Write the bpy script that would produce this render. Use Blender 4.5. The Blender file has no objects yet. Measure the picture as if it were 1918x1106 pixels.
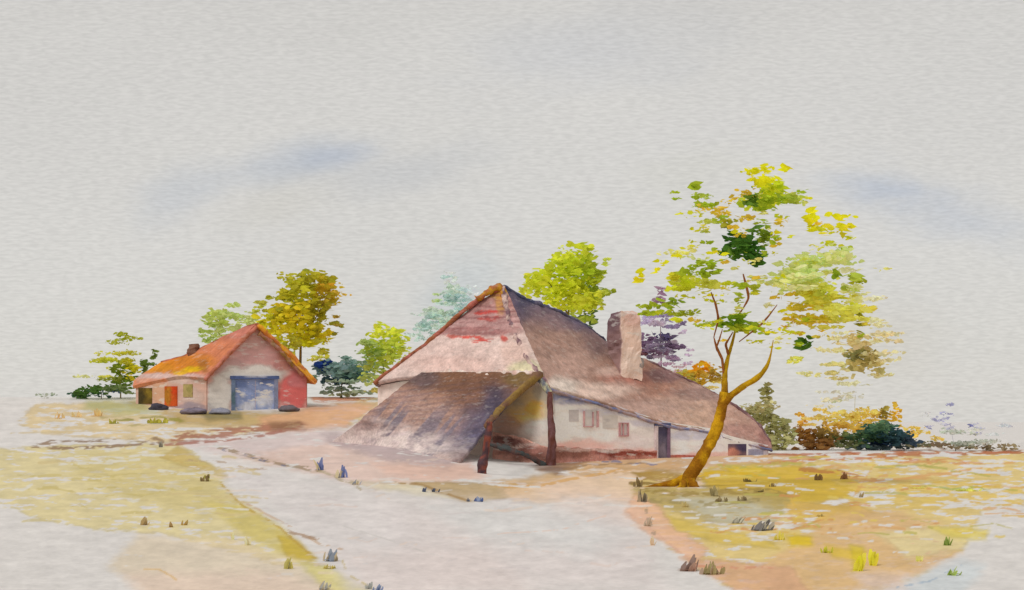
import bpy, math
import numpy as np

# ------------------------------------------------------------------ camera, sky, sun, exposure
C = bpy.context.scene.collection
SC = bpy.context.scene
F, CX, HY, H = 2600.0, 959.0, 790.0, 2.33      # focal length / centre / horizon row of the photograph (px), eye height (m)
cam_d = bpy.data.cameras.new("camera")
cam = bpy.data.objects.new("camera", cam_d)
C.objects.link(cam)
cam_d.sensor_width = 36.0
cam_d.lens = F * 36.0 / 1918.0
cam_d.shift_y = (HY - 553.0) / 1918.0
cam_d.clip_start, cam_d.clip_end = 0.5, 20000.0
cam.location = (0, 0, H)
cam.rotation_euler = (math.radians(90), 0, 0)
SC.camera = cam
SC.view_settings.view_transform = 'Standard'
SC.view_settings.look = 'None'
SC.view_settings.exposure = 0.0
SC.view_settings.gamma = 1.0
SC.view_settings.use_curve_mapping = False
SC.render.engine = 'CYCLES'
SC.cycles.max_bounces = 6

SUN_EL, SUN_AZ = math.radians(48), math.radians(215)   # azimuth clockwise from +Y: behind and left of the camera
sun_d = bpy.data.lights.new("sun", 'SUN')
sun_d.energy = 1.3
sun_d.angle = math.radians(16)
sun_d.color = (1.0, 0.975, 0.94)
sun = bpy.data.objects.new("sun", sun_d)
C.objects.link(sun)
sun.rotation_euler = (math.radians(90) - SUN_EL, 0, -SUN_AZ + math.pi)


def build_world():
    w = bpy.data.worlds.new("World")
    SC.world = w
    w.use_nodes = True
    nt = w.node_tree
    N, L = nt.nodes, nt.links
    for n in list(N):
        N.remove(n)
    out = N.new('ShaderNodeOutputWorld')
    bg = N.new('ShaderNodeBackground')
    bg.inputs['Strength'].default_value = 0.1
    L.new(bg.outputs[0], out.inputs[0])
    sky = N.new('ShaderNodeTexSky')
    sky.sky_type = 'NISHITA'
    sky.sun_disc = False
    sky.sun_elevation = SUN_EL
    sky.sun_rotation = SUN_AZ
    tc = N.new('ShaderNodeTexCoord')
    sep = N.new('ShaderNodeSeparateXYZ')
    L.new(tc.outputs['Generated'], sep.inputs[0])
    ay = N.new('ShaderNodeMath'); ay.operation = 'MAXIMUM'; ay.inputs[1].default_value = 0.05
    L.new(sep.outputs['Y'], ay.inputs[0])
    du = N.new('ShaderNodeMath'); du.operation = 'DIVIDE'
    L.new(sep.outputs['X'], du.inputs[0]); L.new(ay.outputs[0], du.inputs[1])
    dv = N.new('ShaderNodeMath'); dv.operation = 'DIVIDE'
    L.new(sep.outputs['Z'], dv.inputs[0]); L.new(ay.outputs[0], dv.inputs[1])
    uv = N.new('ShaderNodeCombineXYZ')
    L.new(du.outputs[0], uv.inputs[0]); L.new(dv.outputs[0], uv.inputs[1])

    def noise(sx, sy, detail, rough=0.5, dist=0.0):
        m = N.new('ShaderNodeMapping'); m.inputs['Scale'].default_value = (sx, sy, 1)
        L.new(uv.outputs[0], m.inputs[0])
        n = N.new('ShaderNodeTexNoise'); n.inputs['Scale'].default_value = 1.0
        n.inputs['Detail'].default_value = detail; n.inputs['Roughness'].default_value = rough
        n.inputs['Distortion'].default_value = dist
        L.new(m.outputs[0], n.inputs['Vector'])
        return n.outputs['Fac']
    warp = noise(11, 26, 4, 0.6)
    # overcast cover: pale warm-grey cloud with a few blue breaks
    cloud = (6.85, 6.65, 6.3, 1)
    cur = N.new('ShaderNodeRGB'); cur.outputs[0].default_value = cloud
    cur = cur.outputs[0]
    # (px, py, half width, half height, tilt, colour, amount)
    blobs = [(545, 305, 210, 50, 14, (4.4, 4.85, 5.6), 0.5),
             (635, 292, 95, 30, 8, (3.8, 4.4, 5.6), 0.38),
             (330, 365, 120, 66, 30, (5.0, 5.3, 5.8), 0.42),
             (1650, 352, 170, 44, -6, (3.9, 4.6, 5.9), 0.46),
             (1770, 395, 240, 80, -20, (4.7, 5.1, 5.9), 0.5),
             (1080, 90, 330, 110, 5, (5.5, 5.6, 5.9), 0.4),
             (760, 320, 230, 55, 10, (5.2, 5.3, 5.5), 0.4),
             (520, 385, 150, 60, 15, (5.9, 5.6, 4.9), 0.30),
             (1290, 330, 160, 70, 10, (6.0, 5.9, 5.0), 0.25),
             (1690, 640, 120, 130, 10, (6.0, 5.5, 4.6), 0.25),
             (860, 545, 120, 85, 25, (5.2, 5.75, 6.0), 0.5),
             (960, -60, 1500, 190, 0, (6.1, 5.9, 5.55), 0.45)]
    for (px, py, rx, ry, tilt, rgb, amt) in blobs:
        m = N.new('ShaderNodeMapping'); m.vector_type = 'TEXTURE'
        m.inputs['Location'].default_value = ((px - CX) / F, (HY - py) / F, 0)
        m.inputs['Rotation'].default_value = (0, 0, math.radians(tilt))
        m.inputs['Scale'].default_value = (rx / F, ry / F, 1)
        L.new(uv.outputs[0], m.inputs[0])
        ln = N.new('ShaderNodeVectorMath'); ln.operation = 'LENGTH'
        L.new(m.outputs[0], ln.inputs[0])
        ad = N.new('ShaderNodeMath'); ad.operation = 'MULTIPLY_ADD'
        L.new(warp, ad.inputs[0]); ad.inputs[1].default_value = 1.5
        L.new(ln.outputs['Value'], ad.inputs[2])
        mr = N.new('ShaderNodeMapRange'); mr.interpolation_type = 'SMOOTHERSTEP'
        mr.inputs['From Min'].default_value = 2.0; mr.inputs['From Max'].default_value = 0.65
        mr.inputs['To Min'].default_value = 0.0; mr.inputs['To Max'].default_value = amt
        L.new(ad.outputs[0], mr.inputs['Value'])
        mx = N.new('ShaderNodeMix'); mx.data_type = 'RGBA'
        L.new(mr.outputs[0], mx.inputs[0])
        L.new(cur, mx.inputs[6]); mx.inputs[7].default_value = (*rgb, 1)
        cur = mx.outputs[2]
    # ripple of the thin cloud: fine streaks
    rip = noise(135, 620, 1, 0.45, 0.5)
    mr = N.new('ShaderNodeMapRange')
    mr.inputs['From Min'].default_value = 0.3; mr.inputs['From Max'].default_value = 0.7
    mr.inputs['To Min'].default_value = 0.93; mr.inputs['To Max'].default_value = 1.05
    L.new(rip, mr.inputs['Value'])
    big = noise(3, 6, 3)
    mr2 = N.new('ShaderNodeMapRange')
    mr2.inputs['From Min'].default_value = 0.3; mr2.inputs['From Max'].default_value = 0.7
    mr2.inputs['To Min'].default_value = 0.97; mr2.inputs['To Max'].default_value = 1.03
    L.new(big, mr2.inputs['Value'])
    mm = N.new('ShaderNodeMath'); mm.operation = 'MULTIPLY'
    L.new(mr.outputs[0], mm.inputs[0]); L.new(mr2.outputs[0], mm.inputs[1])
    sc = N.new('ShaderNodeVectorMath'); sc.operation = 'SCALE'
    L.new(cur, sc.inputs[0]); L.new(mm.outputs[0], sc.inputs['Scale'])
    mx = N.new('ShaderNodeMix'); mx.data_type = 'RGBA'; mx.inputs[0].default_value = 0.94
    L.new(sky.outputs[0], mx.inputs[6]); L.new(sc.outputs[0], mx.inputs[7])
    L.new(mx.outputs[2], bg.inputs['Color'])


build_world()

# ------------------------------------------------------------------ numpy noise
def _hash(ix, iy, seed):
    h = (ix.astype(np.int64) * 374761393 + iy.astype(np.int64) * 668265263 + seed * 974711) & 0xffffffff
    h = ((h ^ (h >> 13)) * 1274126177) & 0xffffffff
    h = h ^ (h >> 16)
    return (h & 0xffff) / 65535.0


def vnoise(x, y, seed=0):
    x = np.asarray(x, float); y = np.asarray(y, float)
    ix, iy = np.floor(x), np.floor(y)
    fx, fy = x - ix, y - iy
    fx = fx * fx * (3 - 2 * fx); fy = fy * fy * (3 - 2 * fy)
    a = _hash(ix, iy, seed); b = _hash(ix + 1, iy, seed)
    c = _hash(ix, iy + 1, seed); d = _hash(ix + 1, iy + 1, seed)
    return (a * (1 - fx) + b * fx) * (1 - fy) + (c * (1 - fx) + d * fx) * fy


def fbm(x, y, oct=4, seed=0, gain=0.55):
    s, t, a = 0.0, 0.0, 1.0
    for o in range(oct):
        s = s + a * vnoise(np.asarray(x) * 2 ** o + 17.3 * o, np.asarray(y) * 2 ** o - 9.1 * o, seed + o)
        t += a; a *= gain
    return s / t


def sstep(a, b, x):
    t = np.clip((x - a) / (b - a), 0, 1)
    return t * t * (3 - 2 * t)


def lin(rgb):
    c = np.asarray(rgb, float) / 255.0
    return np.where(c <= 0.04045, c / 12.92, ((c + 0.055) / 1.055) ** 2.4)


def P(px, py, Y):
    return np.array([(px - CX) * Y / F, Y, H - (py - HY) * Y / F])


def proj(v):
    v = np.asarray(v, float)
    Y = np.maximum(v[..., 1], 0.1)
    return CX + v[..., 0] * F / Y, HY + (H - v[..., 2]) * F / Y

# ------------------------------------------------------------------ terrain height
LY = [0, 20, 60, 80, 100, 130, 150, 170, 230, 420, 9000]
LZ = [-.3, -.3, 0., .5, 1.3, 3.45, 5.0, 5.3, 3.0, -1.0, -2.0]
RY = [0, 20, 58, 78, 90, 110, 130, 400, 9000]
RZ = [-.3, -.3, -.39, -.58, -.2, 0., .1, 0., -2.0]


def gz(X, Y):
    X = np.asarray(X, float); Y = np.asarray(Y, float)
    # two height profiles running away from the road, blended across the yard
    l = sum(np.interp(Y + d, LY, LZ) for d in (-7, -3.5, 0, 3.5, 7)) / 5
    r = sum(np.interp(Y + d, RY, RZ) for d in (-4, -2, 0, 2, 4)) / 5
    a = CX + X * F / np.maximum(Y, 4.0)
    s = sstep(1010, 690, a)
    return l * s + r * (1 - s) + 0.10 * (fbm(X * .12, Y * .12, 3, 5) - .5)


def G(px, py, ymin=15.0, ymax=175.0):
    """Point of the terrain seen at photograph pixel (px, py): first hit along the ray."""
    Y = np.linspace(ymin, ymax, 3200)
    z = gz((px - CX) * Y / F, Y)
    d = z - (H - (py - HY) * Y / F)
    k = np.argmax(d >= 0) if (d >= 0).any() else len(Y) - 1
    return np.array([(px - CX) * Y[k] / F, Y[k], z[k]])

# ------------------------------------------------------------------ materials
def col_mat(name, amp=0.14, scale=1.2, bleach=0.0, bscale=(0.5, 0.5, 2.2), gran=0.08, gscale=18.0, bump=0.25, rough=0.95, hue=None):
    """Pigment from the mesh's own colour, mottled, granulated and worn to pale patches by noise."""
    m = bpy.data.materials.new(name)
    m.use_nodes = True
    nt = m.node_tree
    N, L = nt.nodes, nt.links
    b = N['Principled BSDF']
    b.inputs['Roughness'].default_value = rough
    b.inputs['Specular IOR Level'].default_value = 0.12
    at = N.new('ShaderNodeAttribute'); at.attribute_name = 'Col'
    tc = N.new('ShaderNodeTexCoord')
    n1 = N.new('ShaderNodeTexNoise'); n1.inputs['Scale'].default_value = scale
    n1.inputs['Detail'].default_value = 6; n1.inputs['Roughness'].default_value = 0.62; n1.inputs['Distortion'].default_value = 0.5
    L.new(tc.outputs['Object'], n1.inputs['Vector'])
    n2 = N.new('ShaderNodeTexNoise'); n2.inputs['Scale'].default_value = gscale; n2.inputs['Detail'].default_value = 3
    L.new(tc.outputs['Object'], n2.inputs['Vector'])
    r1 = N.new('ShaderNodeMapRange')
    r1.inputs['From Min'].default_value = .3; r1.inputs['From Max'].default_value = .7
    r1.inputs['To Min'].default_value = 1 - amp; r1.inputs['To Max'].default_value = 1 + amp
    L.new(n1.outputs['Fac'], r1.inputs['Value'])
    r2 = N.new('ShaderNodeMapRange')
    r2.inputs['From Min'].default_value = .3; r2.inputs['From Max'].default_value = .7
    r2.inputs['To Min'].default_value = 1 - gran; r2.inputs['To Max'].default_value = 1 + gran
    L.new(n2.outputs['Fac'], r2.inputs['Value'])
    mu = N.new('ShaderNodeMath'); mu.operation = 'MULTIPLY'
    L.new(r1.outputs[0], mu.inputs[0]); L.new(r2.outputs[0], mu.inputs[1])
    sc = N.new('ShaderNodeVectorMath'); sc.operation = 'SCALE'
    L.new(at.outputs['Color'], sc.inputs[0]); L.new(mu.outputs[0], sc.inputs['Scale'])
    cur = sc.outputs[0]
    if bleach > 0:
        mp = N.new('ShaderNodeMapping'); mp.inputs['Scale'].default_value = bscale
        L.new(tc.outputs['Object'], mp.inputs[0])
        n3 = N.new('ShaderNodeTexNoise'); n3.inputs['Scale'].default_value = 1.0
        n3.inputs['Detail'].default_value = 7; n3.inputs['Roughness'].default_value = 0.65
        L.new(mp.outputs[0], n3.inputs['Vector'])
        r3 = N.new('ShaderNodeMapRange'); r3.interpolation_type = 'SMOOTHSTEP'
        r3.inputs['From Min'].default_value = .56; r3.inputs['From Max'].default_value = .62
        r3.inputs['To Min'].default_value = 0; r3.inputs['To Max'].default_value = bleach
        L.new(n3.outputs['Fac'], r3.inputs['Value'])
        mx = N.new('ShaderNodeMix'); mx.data_type = 'RGBA'
        L.new(r3.outputs[0], mx.inputs[0]); L.new(cur, mx.inputs[6])
        mx.inputs[7].default_value = (.74, .70, .66, 1)
        cur = mx.outputs[2]
    L.new(cur, b.inputs['Base Color'])
    if bump > 0:
        bp = N.new('ShaderNodeBump'); bp.inputs['Strength'].default_value = bump; bp.inputs['Distance'].default_value = 0.08
        L.new(n2.outputs['Fac'], bp.inputs['Height'])
        L.new(bp.outputs[0], b.inputs['Normal'])
    return m


def leaf_mat(name):
    m = bpy.data.materials.new(name)
    m.use_nodes = True
    nt = m.node_tree
    N, L = nt.nodes, nt.links
    for n in list(N):
        N.remove(n)
    out = N.new('ShaderNodeOutputMaterial')
    at = N.new('ShaderNodeAttribute'); at.attribute_name = 'Col'
    d = N.new('ShaderNodeBsdfDiffuse'); t = N.new('ShaderNodeBsdfTranslucent')
    mx = N.new('ShaderNodeMixShader'); mx.inputs[0].default_value = 0.48
    tc = N.new('ShaderNodeTexCoord')
    n1 = N.new('ShaderNodeTexNoise'); n1.inputs['Scale'].default_value = 1.6; n1.inputs['Detail'].default_value = 5
    L.new(tc.outputs['Object'], n1.inputs['Vector'])
    r1 = N.new('ShaderNodeMapRange')
    r1.inputs['From Min'].default_value = .3; r1.inputs['From Max'].default_value = .7
    r1.inputs['To Min'].default_value = .8; r1.inputs['To Max'].default_value = 1.2
    L.new(n1.outputs['Fac'], r1.inputs['Value'])
    sc = N.new('ShaderNodeVectorMath'); sc.operation = 'SCALE'
    L.new(at.outputs['Color'], sc.inputs[0]); L.new(r1.outputs[0], sc.inputs['Scale'])
    L.new(sc.outputs[0], d.inputs[0]); L.new(sc.outputs[0], t.inputs[0])
    L.new(d.outputs[0], mx.inputs[1]); L.new(t.outputs[0], mx.inputs[2])
    L.new(mx.outputs[0], out.inputs[0])
    return m


M_GROUND = col_mat("dry_ground", amp=.05, scale=.6, gran=.04, gscale=9, bump=.15)
M_THATCH = col_mat("old_thatch", amp=.2, scale=1.1, bleach=.14, bscale=(1.5, 1.5, 4.5), gran=.13, gscale=7, bump=.5)
M_LEANTO = col_mat("dark_thatch", amp=.2, scale=1.1, bleach=.14, bscale=(1.8, 1.8, 5.5), gran=.16, gscale=6, bump=.5)
M_PLASTER = col_mat("limewashed_plaster", amp=.05, scale=.8, bleach=.5, gran=.05, gscale=9, bump=.2)
M_TILE = col_mat("orange_roof_tile", amp=.16, scale=.8, bleach=.15, gran=.10, gscale=8, bump=.35)
M_WOOD = col_mat("weathered_wood", amp=.22, scale=2.2, gran=.15, gscale=14, bump=.4)
M_BARK = col_mat("ochre_bark", amp=.22, scale=2.5, gran=.18, gscale=16, bump=.5)
M_BRICK = col_mat("worn_brick", amp=.22, scale=1.6, bleach=.5, bscale=(.8, .8, 3.5), gran=.15, gscale=10, bump=.4)
M_DOOR = col_mat("flaking_blue_paint", amp=.2, scale=1.2, bleach=.95, bscale=(.75, .75, 2.4), gran=.08, bump=.2)
M_GLASS = col_mat("dusty_window_glass", amp=.08, scale=1.5, gran=.03, bump=.05, rough=.35)
M_STONE = col_mat("grey_stone", amp=.2, scale=1.8, gran=.12, gscale=12, bump=.5)
M_LEAF = leaf_mat("leaf")
M_GRASS = leaf_mat("grass_blade")

# ------------------------------------------------------------------ object helpers
def set_cols(me, cols):
    a = me.color_attributes.new('Col', 'FLOAT_COLOR', 'POINT')
    buf = np.ones((len(me.vertices), 4), np.float32)
    buf[:, :3] = np.clip(cols, 0.0, 0.92)
    a.data.foreach_set('color', buf.ravel())


def thing(name, label, cat, loc, group=None, kind=None):
    o = bpy.data.objects.new(name, None)
    C.objects.link(o)
    o.location = tuple(float(a) for a in loc)
    o.empty_display_size = .5
    tag(o, label, cat, group, kind)
    return o


def tag(o, label=None, cat=None, group=None, kind=None):
    if label: o['label'] = label
    if cat: o['category'] = cat
    if group: o['group'] = group
    if kind: o['kind'] = kind
    return o


def obj(name, verts, faces, cols, mat, parent=None, smooth=False, solid=0.0, loc=None):
    """One mesh object; verts are world points. parent: an object whose world place is its 'wl'."""
    verts = np.asarray(verts, float)
    base = np.array(world_loc(parent)) if parent is not None else np.asarray(loc if loc is not None else (0, 0, 0), float)
    me = bpy.data.meshes.new(name)
    me.from_pydata((verts - base).tolist(), [], [list(map(int, f)) for f in faces])
    me.update()
    cols = np.asarray(cols, float)
    if cols.ndim == 1:
        cols = np.repeat(cols[None], len(verts), 0)
    set_cols(me, cols)
    me.materials.append(mat)
    if smooth:
        me.polygons.foreach_set('use_smooth', np.ones(len(me.polygons), bool))
    o = bpy.data.objects.new(name, me)
    C.objects.link(o)
    if parent is not None:
        o.parent = parent
    else:
        o.location = tuple(base)
    if solid:
        s = o.modifiers.new('thickness', 'SOLIDIFY'); s.thickness = solid; s.offset = 0
    return o


def world_loc(o):
    l = np.zeros(3)
    while o is not None:
        l = l + np.array(o.location); o = o.parent
    return l


class MB:
    """collects vertices, faces, colours into ONE mesh"""
    def __init__(s): s.v, s.f, s.c, s.n = [], [], [], 0
    def add(s, v, f, c):
        v = np.asarray(v, float); c = np.asarray(c, float)
        if c.ndim == 1: c = np.repeat(c[None], len(v), 0)
        s.v.append(v); s.c.append(c)
        s.f.extend([[i + s.n for i in q] for q in f]); s.n += len(v)
        return s
    def obj(s, name, mat, parent=None, **k):
        return obj(name, np.concatenate(s.v), s.f, np.concatenate(s.c), mat, parent, **k)


def resample(pts, n):
    pts = np.asarray(pts, float)
    d = np.r_[0, np.cumsum(np.linalg.norm(np.diff(pts, axis=0), axis=1))]
    t = d / d[-1] if d[-1] > 0 else np.linspace(0, 1, len(pts))
    u = np.linspace(0, 1, n)
    return np.stack([np.interp(u, t, pts[:, k]) for k in range(3)], 1)


def ruled(a, b, nu, nv):
    """surface between polylines a and b"""
    A, B = resample(a, nu), resample(b, nu)
    t = np.linspace(0, 1, nv)[:, None, None]
    v = (A[None] * (1 - t) + B[None] * t).reshape(-1, 3)
    f = [(j * nu + i, j * nu + i + 1, (j + 1) * nu + i + 1, (j + 1) * nu + i) for j in range(nv - 1) for i in range(nu - 1)]
    return v, f


def jitter(v, amp, freq, seed):
    v = v.copy()
    for k in range(3):
        v[:, k] += amp * 2 * (fbm(v[:, 0] * freq + v[:, 1] * freq * .7 + k * 31, v[:, 2] * freq + v[:, 1] * freq * .4, 3, seed + k) - .5)
    return v


def tube(pts, radii, nseg=10, n=None, seed=0, rough=0.0):
    pts = np.asarray(pts, float)
    radii = np.asarray(radii, float)
    if n:
        d = np.r_[0, np.cumsum(np.linalg.norm(np.diff(pts, axis=0), axis=1))]
        u = np.linspace(0, d[-1], n)
        # smooth through the points
        q = np.stack([np.interp(u, d, pts[:, k]) for k in range(3)], 1)
        for _ in range(3):
            q[1:-1] = (q[:-2] + 2 * q[1:-1] + q[2:]) / 4
        radii = np.interp(u, d, radii); pts = q
    m = len(pts)
    tan = np.gradient(pts, axis=0)
    tan /= np.linalg.norm(tan, axis=1)[:, None] + 1e-9
    up = np.array([0.31, .95, .1])
    v = []
    for i in range(m):
        a = np.cross(tan[i], up); a /= np.linalg.norm(a) + 1e-9
        b = np.cross(tan[i], a)
        for j in range(nseg):
            th = 2 * math.pi * j / nseg
            r = radii[i] * (1 + rough * 2 * (float(fbm(i * .55, j * .9, 2, seed)) - .5))
            v.append(pts[i] + r * (math.cos(th) * a + math.sin(th) * b))
    f = [(i * nseg + j, i * nseg + (j + 1) % nseg, (i + 1) * nseg + (j + 1) % nseg, (i + 1) * nseg + j) for i in range(m - 1) for j in range(nseg)]
    f.append(tuple(range(nseg))[::-1]); f.append(tuple(range((m - 1) * nseg, m * nseg)))
    return np.array(v), f


def mix(a, b, t):
    t = np.asarray(t, float)[..., None]
    return a * (1 - t) + b * t


def noisy(v, rgb, amp=.10, freq=.8, seed=0):
    """colour of one pigment, pooled light and dark"""
    px, py = v[:, 0] + v[:, 1] * .6, v[:, 2] + v[:, 1] * .3
    return lin(rgb)[None] * (1 + amp * 2 * (fbm(px * freq, py * freq, 4, seed)[:, None] - .5))

# ------------------------------------------------------------------ ground
def poly_sd(px, py, poly):
    poly = np.asarray(poly, float)
    d2 = np.full(px.shape, 1e12); ins = np.zeros(px.shape, bool)
    for (x0, y0), (x1, y1) in zip(poly, np.roll(poly, -1, 0)):
        ex, ey = x1 - x0, y1 - y0
        t = np.clip(((px - x0) * ex + (py - y0) * ey) / (ex * ex + ey * ey + 1e-9), 0, 1)
        d2 = np.minimum(d2, (px - x0 - t * ex) ** 2 + (py - y0 - t * ey) ** 2)
        c = (y0 > py) != (y1 > py)
        ins ^= c & (px < (x1 - x0) * (py - y0) / (y1 - y0 + 1e-12) + x0)
    return np.where(ins, 1, -1) * np.sqrt(d2)


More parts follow.
